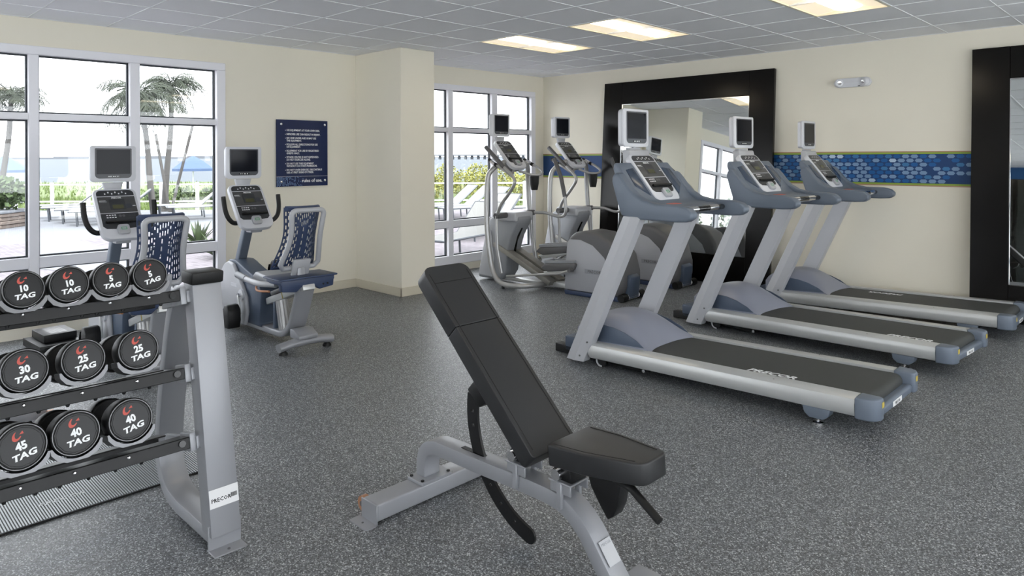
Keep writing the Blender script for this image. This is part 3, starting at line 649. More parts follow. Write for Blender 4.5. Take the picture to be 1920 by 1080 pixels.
# ================================================================== RECUMBENT BIKES
def make_bike():
    R = empty('recumbent_bike', (0, 0, 0))
    # feet
    for x, hw_ in ((0, .235), (-1.28, .22)):
        p = [(x, -hw_, .055), (x, -hw_ * .4, .075), (x, hw_ * .4, .075), (x, hw_, .055)]
        ft = MB().tube(smooth_path(p, 3), .045, 14, sy=.75).build('foot_bar', M_steel, R)
        for s in (-1, 1): MB().lathe([(.035, 0), (.035, .012), (.02, .03)], 14, Matrix.Translation((x, s * hw_ * .82, 0))).build('foot_pad', M_rubber, ft)
    rail = [(-1.28, .085), (-.9, .085), (-.42, .085), (-.28, .095), (-.19, .14), (-.125, .22), (-.06, .36), (.01, .53)]
    MB().band([(p.x, p.y) for p in smooth_path([(a, b_, 0) for a, b_ in rail], 4)], .055, -.075, .075).build('main_frame', M_steel, R, bevel=.016, seg=3)
    MB().prism([(-.10, .10), (.05, .10), (.05, .13), (-.04, .17), (-.10, .17)], 'y', -.085, .085).build('frame_bracket', M_steel, R, bevel=.008)
    MB().box(.012, .0135, -.06, .06, .44, .50, Matrix.Rotation(-.38, 4, 'Y') @ Matrix.Translation((-.12, 0, .02))).build('warning_sticker', M_yellow, R, smooth=False)
    MB().cyl((-.405, 0, .36), (-.335, 0, .09), .05, 18).build('seat_post', M_tube, R)
    MB().box(-.46, -.42, -.05, .05, .07, .36, Matrix.Translation((0, 0, 0))).build('post_cover', M_slated, R, bevel=.01)
    ang = math.atan2(.20, .62)
    Ms = Matrix.Translation((-.25, 0, .43)) @ Matrix.Rotation(-ang, 4, 'Y')
    sl = MB().box(-.34, .32, -.055, .055, -.035, .02, Ms).build('slide_beam', M_alu, R, bevel=.006)
    MB().box(-.2, .2, -.075, .075, .02, .055, Ms).build('seat_carriage', M_dgrey, R, bevel=.008)
    # seat pan and rear tray
    MB().prism([(-.56, .55), (-.50, .60), (-.2, .575), (-.06, .60), (-.06, .53), (-.30, .49), (-.50, .50)], 'y', -.19, .19).build('seat_cushion', M_grey, R, bevel=.022, seg=3)
    tr_ = MB().prism([(-.22, -.255), (-.22, .255), (.07, .255), (.07, -.255)], 'z', .585, .60).prism([(-.20, -.235), (-.20, .235), (.05, .235), (.05, -.235)], 'z', .55, .585).build('seat_tray', M_navy, R, bevel=.008)
    MB().prism([(-.235, .60), (.235, .60), (.225, .50), (.10, .485), (.06, .52), (-.06, .52), (-.10, .485), (-.225, .50)], 'x', -.01, .052).build('tray_back', M_navy, tr_, bevel=.01)
    for y in (.13, .17): MB().cyl((.05, y, .525), (.056, y, .525), .008, 10).build('tray_bolt', M_black, tr_)
    for s in (-1, 1):
        g = MB().tube(smooth_path([(-.10, s * .20, .54), (-.25, s * .255, .535), (-.40, s * .262, .54), (-.53, s * .262, .55)], 4), .024, 12).build('side_handle', M_lite, R)
        MB().tube([(-.50, s * .262, .548), (-.66, s * .262, .565)], .028, 12).build('side_grip', M_grey, g)
    MB().tube(smooth_path([(-.22, -.20, .47), (-.38, -.22, .46), (-.46, -.19, .485), (-.42, -.16, .51)], 5), .009, 8).build('sensor_cord', M_brass, R)
    # back rest: tubular loop with a perforated shell in front of it
    def bk(u, v):    # u across -1..1, v 0 bottom..1 top
        hw_ = .172 - .045 * math.sin(PI * max(0, min(1, v * .95))) ** 1.5 * .6 - .028 * v
        return Vector((-.115 + .165 * v + .03 * math.sin(PI * v), u * hw_, .655 + .475 * v))
    rc = []
    for k in range(10): rc.append(bk(-1, .08 + .84 * k / 9))
    for k in range(1, 6): a = PI / 2 * k / 6; rc.append(bk(-1 + .25 * (1 - math.cos(a)) * 1.2, .92 + .08 * math.sin(a)))
    for k in range(0, 9): rc.append(bk(-.66 + 1.32 * k / 8, 1.0))
    for k in range(5, 0, -1): a = PI / 2 * k / 6; rc.append(bk(1 - .25 * (1 - math.cos(a)) * 1.2, .92 + .08 * math.sin(a)))
    for k in range(9, -1, -1): rc.append(bk(1, .08 + .84 * k / 9))
    for k in range(8): rc.append(bk(.8 - 1.6 * k / 7, 0.0))
    MB().tube(rc, .021, 10, closed=True).build('back_frame', M_lite, R)
    # perforated shell
    sh = MB(); nu, nv = 35, 46
    def sp(i, j):
        u, v = -1 + 2 * i / nu, j / nv; p = bk(u * 1.10, -.02 + 1.07 * v)
        p.x -= .055 + .045 * (1 - u * u) * .0 - .05 * (u * u) ** 1.5 * -1
        p.x -= .0
        return p
    for i in range(nu + 1):
        for j in range(nv + 1): sh.v.append(tuple(sp(i, j)))
    for i in range(nu):
        for j in range(nv):
            u, v = -1 + 2 * (i + .5) / nu, (j + .5) / nv
            solid = abs(u) > .93 or v < .04 or v > .97 or (abs(abs(u) - (.10 + (v - .62) * 1.9)) < .09 and v > .60) or (abs(abs(u) - .17) < .06 and v <= .62 and v > .2)
            ph = (j + (i // 2 % 2) * 2 + (i // 2 % 3)) % 5
            if i % 2 == 1 and ph < 3 and not solid: continue
            sh.f.append((i * (nv + 1) + j, (i + 1) * (nv + 1) + j, (i + 1) * (nv + 1) + j + 1, i * (nv + 1) + j + 1)); sh.mi.append(0)
    so = sh.build('perforated_back', M_navy, R)
    md = so.modifiers.new('thick', 'SOLIDIFY'); md.thickness = .006
    tp = MB(); tp.tube([bk(-1.02 + 2.04 * k / 12, 1.03) + Vector((-.055 - .05 * abs(-1 + 2 * k / 12) ** 3, 0, .005)) for k in range(13)], .014, 8).build('back_rim', M_navy, R)
    MB().box(-.012, .012, -.075, .075, -.07, .07, Matrix.Translation((-.075, 0, .66)) @ Matrix.Rotation(.3, 4, 'Y')).build('back_bracket', M_lite, R, bevel=.004)
    MB().box(-.14, -.06, -.035, .035, .50, .66).build('back_post', M_steel, R, bevel=.006)
    # drive housing
    cov = [(-1.22, .62), (-1.10, .625), (-.88, .56), (-.66, .505), (-.585, .39), (-.60, .27), (-.63, .12), (-.60, .10), (-1.25, .10), (-1.36, .2), (-1.36, .5)]
    MB().prism(cov, 'y', -.09, .09).build('drive_cover', M_slated, R, bevel=.02, seg=3, angle=50)
    for s in (-1, 1):
        sh_ = [(-1.34, .50), (-1.26, .58), (-1.17, .615), (-1.08, .60), (-.90, .43), (-.82, .33), (-.80, .20), (-.84, .08), (-1.20, .08), (-1.34, .16)]
        sd_ = MB().prism(sh_, 'y', s * .085, s * .125).build('side_shell', M_lite, R, bevel=.018, seg=3, angle=50)
        MB().box(-1.10, -.98, s * .1245, s * .1265, .40, .43).build('badge', M_white, sd_, smooth=False)
        MB().cyl((-.88, s * .12, .345), (-.88, s * .14, .345), .048, 24).build('crank_disc', M_white, sd_)
        MB().cyl((-.88, s * .14, .345), (-.88, s * .165, .345), .018, 14).build('crank_hub', M_chrome, sd_)
    for s, dx, dz in ((-1, .03, -.165), (1, -.03, .165)):
        ca = MB().box(-.014, .014, -.009, .009, 0, .17, basis((-.88, s * .158, .345), (dz, 0, -dx), (0, 1, 0)) @ Matrix.Rotation(0, 4, 'Z') if False else Matrix.Translation((-.88, s * .158, .345)) @ Matrix.Rotation(math.atan2(dx, dz), 4, 'Y')).build('crank_arm', M_alu, R, bevel=.004)
        px, pz = -.88 + dx, .345 + dz
        pd = MB().prism([(px - .06, pz - .10), (px + .05, pz - .10), (px + .07, pz - .03), (px + .06, pz + .06), (px + .02, pz + .10), (px - .03, pz + .10), (px - .06, pz + .05)], 'y', s * .175, s * .285).build('pedal', M_rubber, R, bevel=.012, seg=2)
        MB().band([(px - .065, pz - .05), (px - .085, pz + .0), (px - .06, pz + .06)], .006, s * .17, s * .29).build('pedal_strap', M_black, pd)
    # console column, bars
    MB().band([(-1.19, .58), (-1.0, .985)], .075, -.04, .04).build('console_column', M_slate, R, bevel=.012, seg=3)
    Mx = make_console(R, (-1.10, 1.305), (-.81, .93), .315)
    MB().prism([(-.95, .885), (-.86, .885), (-.83, .955), (-.95, 1.0)], 'y', -.055, .055).build('console_mount', M_lite, R, bevel=.008)
    for s in (-1, 1):
        p = [(-.93, s * .08, .985), (-.92, s * .17, .975), (-.915, s * .225, 1.02), (-.93, s * .25, 1.10), (-.955, s * .255, 1.21)]
        MB().tube(smooth_path(p, 5), .02, 12).build('handlebar', M_rubber, R)
    make_tv(R, (-1.10, 0, 1.505), wd=.335, hg=.29, dp=.06)
    return R
bk_ = make_bike()
for i, (y, lb) in enumerate([(2.862, 'silver recumbent exercise bike under the blue rules sign'), (1.782, 'silver recumbent exercise bike standing behind the dumbbell rack')]):
    t = bk_ if i == 0 else copy_tree(bk_)
    t.location = (-5.15, y, 0); tag(t, lb, 'exercise bike', 'recumbent bikes by the window wall')

# ================================================================== INCLINE BENCH
def make_bench():
    R = empty('incline_bench', (-2.53, 2.03, 0), 0, 'black vinyl incline bench on a silver steel frame in the middle of the floor', 'weight bench')
    X = lambda x: x + 2.53
    # cross foot
    cf = MB().box(-.055, .052, -.325, .325, .012, .085).build('cross_foot', M_steel, R, bevel=.008, seg=3)
    for s in (-1, 1):
        MB().box(-.06, .057, s * .325, s * .331, .0, .086).build('foot_end', M_steel, cf, bevel=.002, seg=1)
        MB().prism(rrect(-.07, .06, .0, .055, .012), 'z', 0, .005, Matrix.Translation((0, s * .331, 0)) @ Matrix.Diagonal((1, s, 1, 1))).build('floor_plate', M_steel, cf)
        MB().cyl((-.005, s * .36, .005), (-.005, s * .36, .007), .005, 8).build('plate_screw', M_dgrey, cf)
        wh = MB().cyl((-.095, s * .29 - .014, .035), (-.095, s * .29 + .014, .035), .033, 20).build('roller', M_orange, cf)
        MB().cyl((-.095, s * .29 - .017, .035), (-.095, s * .29 + .017, .035), .012, 12).build('roller_axle', M_dgrey, wh)
        MB().box(-.095, -.05, s * .26, s * .268, .022, .05).build('roller_bracket', M_steel, cf, bevel=.002, seg=1)
    fp = MB().prism(rrect(-.058, .058, -.09, .09, .014), 'z', .085, .099).build('bolt_flange', M_steel, R, bevel=.002, seg=1)
    for a in (-.04, .04):
        for b_ in (-.075, .075): MB().cyl((a, b_, .099), (a, b_, .104), .008, 12).build('bolt', M_black, fp)
    # main spine: arch, straight fall, knee, leg
    c = smooth_path([(X(-2.545), .095, 0), (X(-2.545), .15, 0), (X(-2.525), .21, 0), (X(-2.475), .243, 0), (X(-2.40), .252, 0), (X(-2.2), .255, 0), (X(-1.95), .262, 0), (X(-1.76), .262, 0), (X(-1.67), .238, 0), (X(-1.60), .185, 0), (X(-1.54), .11, 0), (X(-1.46), .012, 0)], 5)
    MB().band([(p.x, p.y) for p in c], .062, -.045, .045).build('spine', M_steel, R, bevel=.006, seg=2)
    MB().box(X(-1.50), X(-1.40), -.16, .16, 0, .035).build('rear_foot', M_steel, R, bevel=.005)
    Mst = basis((X(-1.555) + .031, 0, .145), (0, 1, 0), (-.61, 0, .79))
    st = MB().box(-.032, .032, -.055, .03, .0, .0012, Mst @ Matrix.Translation((0, 0, .0035))).build('sticker', mat('grey_sticker', (184, 186, 190), .45, noise=.03), R, smooth=False)
    text('sticker_print', 'PRECOR', .014, Mst @ Matrix.Translation((0, .016, .0052)), M_grey, st, extrude=.0002, res=1)
    # arc blade with adjustment holes
    cx_, cz_, r_ = X(-1.80), .47, .435
    blade = MB(); ang0, ang1 = math.radians(172), math.radians(256); n = 40; wv = .032
    def ring_pts(r0, r1, a0, a1, k):
        o_ = [(cx_ + r0 * math.cos(a0 + (a1 - a0) * i / k), cz_ + r0 * math.sin(a0 + (a1 - a0) * i / k)) for i in range(k + 1)]
        return o_ + [(cx_ + r1 * math.cos(a1 - (a1 - a0) * i / k), cz_ + r1 * math.sin(a1 - (a1 - a0) * i / k)) for i in range(k + 1)]
    holes = [math.radians(a) for a in (181, 189, 222, 233, 245)]; hh_ = math.radians(.8)
    prev = ang0
    for h_ in holes + [None]:
        e_ = h_ - hh_ if h_ else ang1
        blade.prism(ring_pts(r_ + wv, r_ - wv, prev, e_, 8), 'y', -.006, .006)
        if h_:
            blade.prism(ring_pts(r_ + wv, r_ + .008, h_ - hh_, h_ + hh_, 2), 'y', -.006, .006); blade.prism(ring_pts(r_ - .008, r_ - wv, h_ - hh_, h_ + hh_, 2), 'y', -.006, .006); prev = h_ + hh_
    blade.cyl((cx_ + r_ * math.cos(ang1), -.0052, cz_ + r_ * math.sin(ang1)), (cx_ + r_ * math.cos(ang1), .0052, cz_ + r_ * math.sin(ang1)), wv, 20)
    blade.build('adjuster_blade', M_black, R)
    MB().box(X(-2.30), X(-2.16), -.012, .012, .286, .288).build('blade_slot', M_gloss, R, smooth=False)
    # back pad: lies on a 43 degree slope
    p0 = Vector((X(-1.795), 0, .40)); p1 = Vector((X(-2.455), 0, 1.035)); d = (p1 - p0); L = d.length; d.normalize()
    Mp = basis(p0, (0, 1, 0), d)        # local x across, y up the pad, z = front (towards the seat)
    pad = MB()
    for (a, b_) in ((0, L * .655), (L * .655 + .002, L)):
        pts = rrect(-.128, .128, a, b_, .03, rs=((.045, .045, .004, .004) if a else (.004, .004, .02, .02)))
        pad.prism(pts, 'z', -.03, .045, Mp)
    bp_ = pad.build('back_pad', M_leather, R, bevel=.018, seg=4, angle=60)
    for s in (-1, 1): MB().tube([Mp @ Vector((s * .108, .03, .0455)), Mp @ Vector((s * .108, L - .04, .0455))], .0016, 6).build('seam', M_black, bp_)
    MB().tube([Mp @ Vector((-.108, L - .09, .0455)), Mp @ Vector((.108, L - .09, .0455))], .0016, 6).build('seam', M_black, bp_)
    MB().box(-.03, .03, .02, L * .62, -.062, -.03, Mp).build('pad_frame', M_black, R, bevel=.004)
    MB().cyl(Mp @ Vector((-.05, L * .30, -.06)), Mp @ Vector((.05, L * .30, -.06)), .026, 16).build('blade_pivot', M_black, R)
    MB().prism([(X(-2.16), .50), (X(-2.235), .56), (X(-2.20), .60), (X(-2.08), .60), (X(-2.10), .54)], 'y', -.035, .035).build('blade_mount', M_black, R, bevel=.006)
    # seat pad, narrower to the front, tipped up a little
    q0 = Vector((X(-1.70), 0, .475)); q1 = Vector((X(-1.315), 0, .50)); Ms = basis(q0, q1 - q0, (0, 1, 0)); Ls = (q1 - q0).length
    sp_ = [(0.01, -.128), (0, -.118), (0, .118), (.01, .128), (.16, .122), (Ls - .04, .085), (Ls - .01, .07), (Ls, .05), (Ls, -.05), (Ls - .01, -.07), (Ls - .04, -.085), (.16, -.122)]
    so = MB().prism(sp_, 'z', -.045, .03, Ms).build('seat_pad', M_leather, R, bevel=.02, seg=4, angle=60)
    for s in (-1, 1): MB().tube([Ms @ Vector((.02, s * .108, .0302)), Ms @ Vector((.16, s * .103, .0302)), Ms @ Vector((Ls - .04, s * .066, .0302))], .0016, 6).build('seam', M_black, so)
    # brackets carrying the pads
    for x in (-1.93, -1.70):
        bk2 = MB()
        for s in (-1, 1):
            bk2.box(X(x) - .05, X(x) + .05, s * .045, s * .053, .30, .345).box(X(x) - .012, X(x) + .012, s * .045, s * .062, .245, .345)
        bk2.box(X(x) - .055, X(x) + .055, -.06, .06, .338, .346).build('pad_bracket', M_steel, R, bevel=.003, seg=1)
        hb = MB().prism([(X(x) - .05, .346), (X(x) + .05, .346), (X(x) + .04, .40), (X(x) - .02, .41), (X(x) - .05, .37)], 'y', -.045, .045).build('hinge_block', M_black, R, bevel=.006)
        MB().cyl((X(x) - .005, -.075, .375), (X(x) - .005, .075, .375), .021, 18).build('hinge_pin', M_chrome, hb)
    arcs = [(X(-1.60), .43), (X(-1.575), .36), (X(-1.535), .305), (X(-1.50), .265), (X(-1.475), .285), (X(-1.455), .33), (X(-1.44), .43)]
    MB().prism(arcs, 'y', -.03, .03).build('seat_quadrant', M_black, R, bevel=.006)
    lv = MB().tube([(X(-1.47), -.03, .425), (X(-1.37), -.065, .43), (X(-1.25), -.085, .372)], .014, 12).build('release_lever', M_rubber, R)
    return R
make_bench()

# ================================================================== DUMBBELL RACK
YR = 1.19
def make_rack():
    R = empty('dumbbell_rack', (-3.0, YR, 0), 0, 'three tier silver dumbbell rack with black shelves and curved end frame', 'dumbbell rack')
    X = lambda x: x + 3.0
    for (ye, vis) in ((0, True), (-1.62, False)):
        en = empty('end_frame', (0, ye, 0)); en.parent = R
        MB().prism([(X(-2.765), .055), (X(-2.86), .055), (X(-3.045), 1.03), (X(-2.95), 1.03)], 'y', -.06, .06).build('front_post', M_steel, en, bevel=.006)
        MB().prism([(X(-3.056), 1.028), (X(-2.94), 1.028), (X(-2.932), 1.078), (X(-3.05), 1.082)], 'y', -.066, .066).build('post_cap', M_rubber, en, bevel=.008)
        cv = smooth_path([(X(-2.80), .048, 0), (X(-3.0), .048, 0), (X(-3.18), .05, 0), (X(-3.30), .085, 0), (X(-3.375), .19, 0), (X(-3.37), .36, 0), (X(-3.31), .62, 0), (X(-3.235), .86, 0), (X(-3.16), .96, 0), (X(-3.02), 1.0, 0)], 5)
        MB().band([(p.x, p.y) for p in cv], .055, -.055, .055).build('curved_runner', M_steel, en, bevel=.008)
        fp = MB().box(X(-2.79), X(-2.782), -.066, .066, .0, .10).box(X(-2.80), X(-2.72), -.066, .066, .0, .006).build('floor_bracket', M_steel, en, bevel=.002, seg=1)
        MB().cyl((X(-2.745), 0, .006), (X(-2.745), 0, .009), .006, 10).build('bracket_bolt', M_dgrey, en)
        Ms = basis((X(-2.805) + .0145, 0, .20), (0, 1, 0), (-.187, 0, .982))
        st = MB().box(-.058, .058, -.035, .035, .0, .0012, Ms).build('sticker', M_sticker, en, smooth=False)
        Ms2 = Ms @ Matrix.Translation((0, 0, .0014))
        q = text('sticker_print', 'PRECOR', .021, Ms2 @ Matrix.Translation((-.012, -.008, 0)), M_black, en, extrude=.0002, bold=.0005, align='CENTER', res=1)
        bc_ = MB()
        for k in range(14): bc_.box(.026 + k * .0019, .0268 + k * .0019 + .0004 * (k % 3), -.012, .004, .0, .0003, Ms2)
        tag(bc_.build('barcode_print', M_black, en, smooth=False), kind='stuff')
    tilt = math.radians(14)
    # tiers: front rail and rear rail, sloping down to the back
    tiers = [(-2.975, 1.012, .30), (-2.93, .705, .33), (-2.88, .440, .36)]
    for (fx, fz, dp) in tiers:
        Mt = Matrix.Translation((X(fx), 0, fz)) @ Matrix.Rotation(-tilt, 4, 'Y')
        sf = MB().box(-.105, .0, -1.50, -.10, -.006, .0, Mt).box(-.006, .0, -1.50, -.10, -.045, .0, Mt).build('front_shelf', M_black, R, bevel=.002, seg=1)
        MB().box(-dp, -dp + .10, -1.50, -.10, -.006, .0, Mt).box(-dp, -dp + .006, -1.50, -.10, -.045, .0, Mt).build('rear_shelf', M_black, R, bevel=.002, seg=1)
        # end brackets to the post
        for ye in (-.085, -1.52):
            MB().box(-.11, -.004, ye - .012, ye + .012, -.06, .012, Mt).build('end_bracket', M_steel, R, bevel=.004)
            MB().box(-dp, -.004, ye + .012, ye + .03, -.055, -.005, Mt).build('shelf_arm', M_steel, R, bevel=.004)
            MB().cyl(Mt @ Vector((.001, ye - .045, -.02)), Mt @ Vector((.008, ye - .045, -.02)), .013, 12).build('end_bolt', M_gloss, R)
    return R, tiers, tilt
rack, tiers, TILT = make_rack()
GREYS = {}
def swoosh():
    """curled arrow mark drawn as a tapering ribbon, about 1 unit tall"""
    pts = []; n = 18
    for k in range(n + 1):
        a = math.radians(120 + 215 * k / n); r0 = .36
        pts.append((r0 * math.cos(a) * .85, r0 * math.sin(a), .02 + .085 * math.sin(PI * (k / n) ** .8) + .03 * (k / n)))
    L, Rr = [], []
    for k, (x, y, wv) in enumerate(pts):
        a = math.radians(120 + 215 * k / n); L.append((x + wv * math.cos(a), y + wv * math.sin(a))); Rr.append((x - wv * math.cos(a), y - wv * math.sin(a)))
    vs = [(x + y * .35, y, 0) for x, y in L + Rr]; m_ = n + 1
    fs = [(k, k + 1, m_ + k + 1, m_ + k) for k in range(n)]
    hd = [(.16, .02), (.50, -.02), (.46, .24), (.36, .17)]
    return vs, fs, [(x, y, 0) for x, y in hd]
def make_dumbbell(lbs, dia, hl, grip):
    """axis along local z (front face at z=0, rear behind), y up"""
    r = dia / 2; D = empty('dumbbell', (0, 0, 0))
    ch = r * .10
    for (z0, nm) in ((0, 1), (-(hl + grip), 0)):
        hd = MB(); prof = [(r * .80, z0 - hl), (r * .97, z0 - hl + ch), (r, z0 - hl * .8), (r, z0 - ch), (r * .97, z0 - ch * .35), (r * .93, z0), (r * .885, z0), (r * .87, z0 - .003)]
        hd.lathe(prof, 36); ho = hd.build('head', M_rubber, D, angle=35)
        if nm:
            MB().lathe([(r * .875, -.003), (r * .862, .0008)], 12, Matrix.Rotation(math.radians(15), 4, 'Z')).build('face_plate', mat('dumbbell_face', (24, 25, 27), .3, spec=.35, noise=.12, nscale=14), ho, smooth=False)
            ring = MB(); rr = []
            MB().tube([(r * .80 * math.cos(a), r * .80 * math.sin(a), .001) for a in [math.radians(15 + 30 * k) for k in range(12)]], r * .012, 6, closed=True).build('face_ring', M_black, ho)
            MB().tube([(r * .925 * math.cos(a), r * .925 * math.sin(a), -.0005) for a in [2 * PI * k / 36 for k in range(36)]], r * .022, 6, closed=True).build('chrome_ring', mat('worn_edge', (120, 120, 122), .3, .6, noise=.2, nscale=40), ho)
            text('weight_number', str(lbs), r * .46, Matrix.Translation((0, r * .03, .0014)), M_print, ho, bold=r * .020, extrude=.0004, sx=.92)
            text('name_print', 'TAG', r * .36, Matrix.Translation((0, -r * .38, .0014)), M_print, ho, bold=r * .013, extrude=.0004, sx=1.28, shear=.15)
            vs, fs, hd_ = swoosh(); sc = r * .48
            q = MB().add([(x * sc - r * .02, y * sc + r * .52, .0016) for x, y, z in vs], fs).add([(x * sc - r * .02, y * sc + r * .52, .0018) for x, y, z in hd_], [(0, 1, 2, 3)])
            q.build('arrow_mark', M_red, ho, smooth=False)
    MB().lathe([(.014, -hl - grip), (.017, -hl - grip * .5), (.014, -hl)], 16).build('handle', M_chrome, D)
    return D
db = {}
rows = [(0, [(10, .555), (10, .695), (5, .833), (5, .972)], .134, (.055, .15)), (1, [(30, .548), (25, .727), (25, .913)], .150, (.085, .15)), (2, [(45, .528), (40, .690), (40, .868)], .158, (.10, .15))]
faceX = [-2.955, -2.905, -2.85]; faceZ = [1.091, .818, .575]
WORD = {5: 'five', 10: 'ten', 25: 'twenty-five', 30: 'thirty', 40: 'forty', 45: 'forty-five'}
tiername = ['top', 'middle', 'bottom']
for (ti, items, dia, (hl, grip)) in rows:
    for k, (lbs, y) in enumerate(items):
        d_ = dia * (.985 if lbs == 5 else 1.0)
        D = make_dumbbell(lbs, d_, hl, grip)
        # local z -> pointing out of the rack and up by TILT
        fx, fz = faceX[ti], faceZ[ti]
        z = Vector((math.cos(TILT), 0, math.sin(TILT))); x = Vector((0, 1, 0)); yv = z.cross(x)
        Md = Matrix(((x.x, yv.x, z.x, fx), (x.y, yv.y, z.y, y), (x.z, yv.z, z.z, fz), (0, 0, 0, 1)))
        D.matrix_world = Md
        roll = random.uniform(-6, 6); D.matrix_world = Md @ Matrix.Rotation(math.radians(8 + roll), 4, 'Z')
        pair = [i for i, it in enumerate(items) if it[0] == lbs]
        tail = ''
        if len(pair) == 2: tail = ' nearer the end post' if k == max(pair) else ' farther from the end post'
        tag(D, 'round black %s pound dumbbell on the %s rack shelf%s' % (WORD[lbs], tiername[ti], tail), 'dumbbell', 'dumbbells on the rack')
        # saddle under the head: chrome-lipped cradle fixed to the shelf
        r = d_ / 2; a0, a1 = math.radians(205), math.radians(335); n = 12
        Mt = Matrix(((x.x, yv.x, z.x, fx + 3.0), (x.y, yv.y, z.y, y - YR), (x.z, yv.z, z.z, fz), (0, 0, 0, 1)))
        inner = [((r + .004) * math.cos(a0 + (a1 - a0) * i / n), (r + .004) * math.sin(a0 + (a1 - a0) * i / n)) for i in range(n + 1)]
        pa = lambda dg, rr_: (rr_ * math.cos(math.radians(dg)), max(rr_ * math.sin(math.radians(dg)), -(r + .017)))
        outer = [pa(336, r + .010), pa(325, r + .017), pa(308, r + .020), pa(290, r + .018), pa(250, r + .018), pa(232, r + .020), pa(215, r + .017), pa(204, r + .010)]
        sd_ = MB().prism(inner + outer, 'z', -hl * .95, -.006, Mt).build('saddle', M_black, rack, smooth=False)
        MB().prism(inner + outer, 'z', -.006, -.001, Mt).build('saddle_lip', mat('saddle_metal', (118, 119, 122), .3, .4, noise=.08, nscale=30), sd_, smooth=False)
        Ml = Matrix.Translation((tiers[ti][0] + 3.0, y - YR, tiers[ti][1])) @ Matrix.Rotation(-TILT, 4, 'Y')
        for s in (-1, 1): MB().lathe([(.007, 0), (.007, .010), (.004, .015)], 8, Ml @ Matrix.Translation((-.010, s * .045, -.038)) @ Matrix.Rotation(PI, 4, 'X')).build('saddle_nut', M_black, sd_)
        MB().lathe([(.006, 0), (.006, .005), (.003, .008)], 10, Ml @ Matrix.Translation((0, .0, -.014)) @ Matrix.Rotation(PI / 2, 4, 'Y')).build('lip_bolt', M_chrome, sd_)

# ================================================================== FLOOR ITEMS BY THE WINDOW
m, nt, b = nodemat('ribbed_mat')
tc = nt.nodes.new('ShaderNodeTexCoord'); b.inputs['Base Color'].default_value = srgb(150, 156, 160); b.inputs['Roughness'].default_value = .35; b.inputs['Metallic'].default_value = .2
nz = nt.nodes.new('ShaderNodeTexNoise'); nz.inputs['Scale'].default_value = 5; nt.links.new(tc.outputs['Object'], nz.inputs[0])
mr = nt.nodes.new('ShaderNodeMapRange'); mr.inputs['To Min'].default_value = .25; mr.inputs['To Max'].default_value = .5; nt.links.new(nz.outputs[0], mr.inputs[0]); nt.links.new(mr.outputs[0], b.inputs['Roughness'])
M_mat = m
mt = empty('ribbed_mat', (-3.88, .50, 0), 0, 'light grey ribbed rubber mat lying on the floor under the rack', 'mat')
MB().box(-.36, .36, -.95, .95, 0, .008).build('mat_base', M_rubber, mt, bevel=.002, seg=1)
rb = MB(); k = 0; y = -.945
while y < .945:
    rb.box(-.355, .355, y, y + .0058, .008, .0115); y += .0105
tag(rb.build('ribs', M_mat, mt, smooth=False), kind='stuff')
text('mat_print', 'PRECOR', .05, Matrix.Translation((.20, .33, .0118)) @ Matrix.Rotation(PI / 2, 4, 'Z'), mat('mat_print_grey', (186, 190, 193), .4, noise=.05), mt, extrude=.0003, shear=.4, res=1)

sb = empty('set_top_box_base', (-6.83, 1.47, 0), 0)
bpy.data.objects.remove(sb)
lo = empty('media_box', (-6.72, 1.46, 0), math.radians(4), 'wide flat black media box on the floor, under a smaller one', 'media box')
MB().box(-.22, .22, -.15, .15, .012, .072).build('case', M_black, lo, bevel=.004)
for a in (-.18, .18):
    for c in (-.12, .12): MB().cyl((a, c, 0), (a, c, .013), .014, 10).build('rubber_foot', M_rubber, lo)
MB().box(.22, .222, -.12, .12, .028, .055).build('front_panel', M_gloss, lo, smooth=False)
up_ = empty('media_box', (-6.74, 1.48, .072), math.radians(4), 'small black media box lying on top of a wider one', 'media box')
MB().box(-.16, .15, -.12, .115, .004, .066).build('case', M_black, up_, bevel=.004)
MB().box(-.14, .13, -.10, .10, 0, .005).build('foot_strip', M_rubber, up_, smooth=False)
q = MB()
for k in range(8): q.box(-.12 + k * .03, -.112 + k * .03, -.06, .06, .0658, .0666)
q.build('vent_slots', M_gloss, up_, smooth=False)

mf = empty('machine_foot', (-4.93, .93, 0), 0, 'silver steel equipment foot with a small orange roller behind the dumbbell rack', 'equipment foot')
MB().box(-.06, .06, -.55, .10, .02, .10).build('foot_channel', M_steel, mf, bevel=.006)
MB().prism([(-.07, .10), (.13, .10), (.13, .02), (-.07, .02)], 'z', .018, .026).build('floor_plate', M_steel, mf, bevel=.004, seg=1)
w_ = MB().cyl((.13, .085, .042), (.13, .115, .042), .040, 20).build('roller', M_orange, mf)
MB().cyl((.13, .08, .042), (.13, .12, .042), .013, 12).build('roller_axle', M_dgrey, w_)
MB().box(.05, .135, .118, .126, .02, .06).build('roller_bracket', M_steel, mf, bevel=.003, seg=1)
for yy in (-.5, .02): MB().box(-.05, .05, yy, yy + .06, 0, .02).build('rubber_pad', M_rubber, mf, smooth=False)

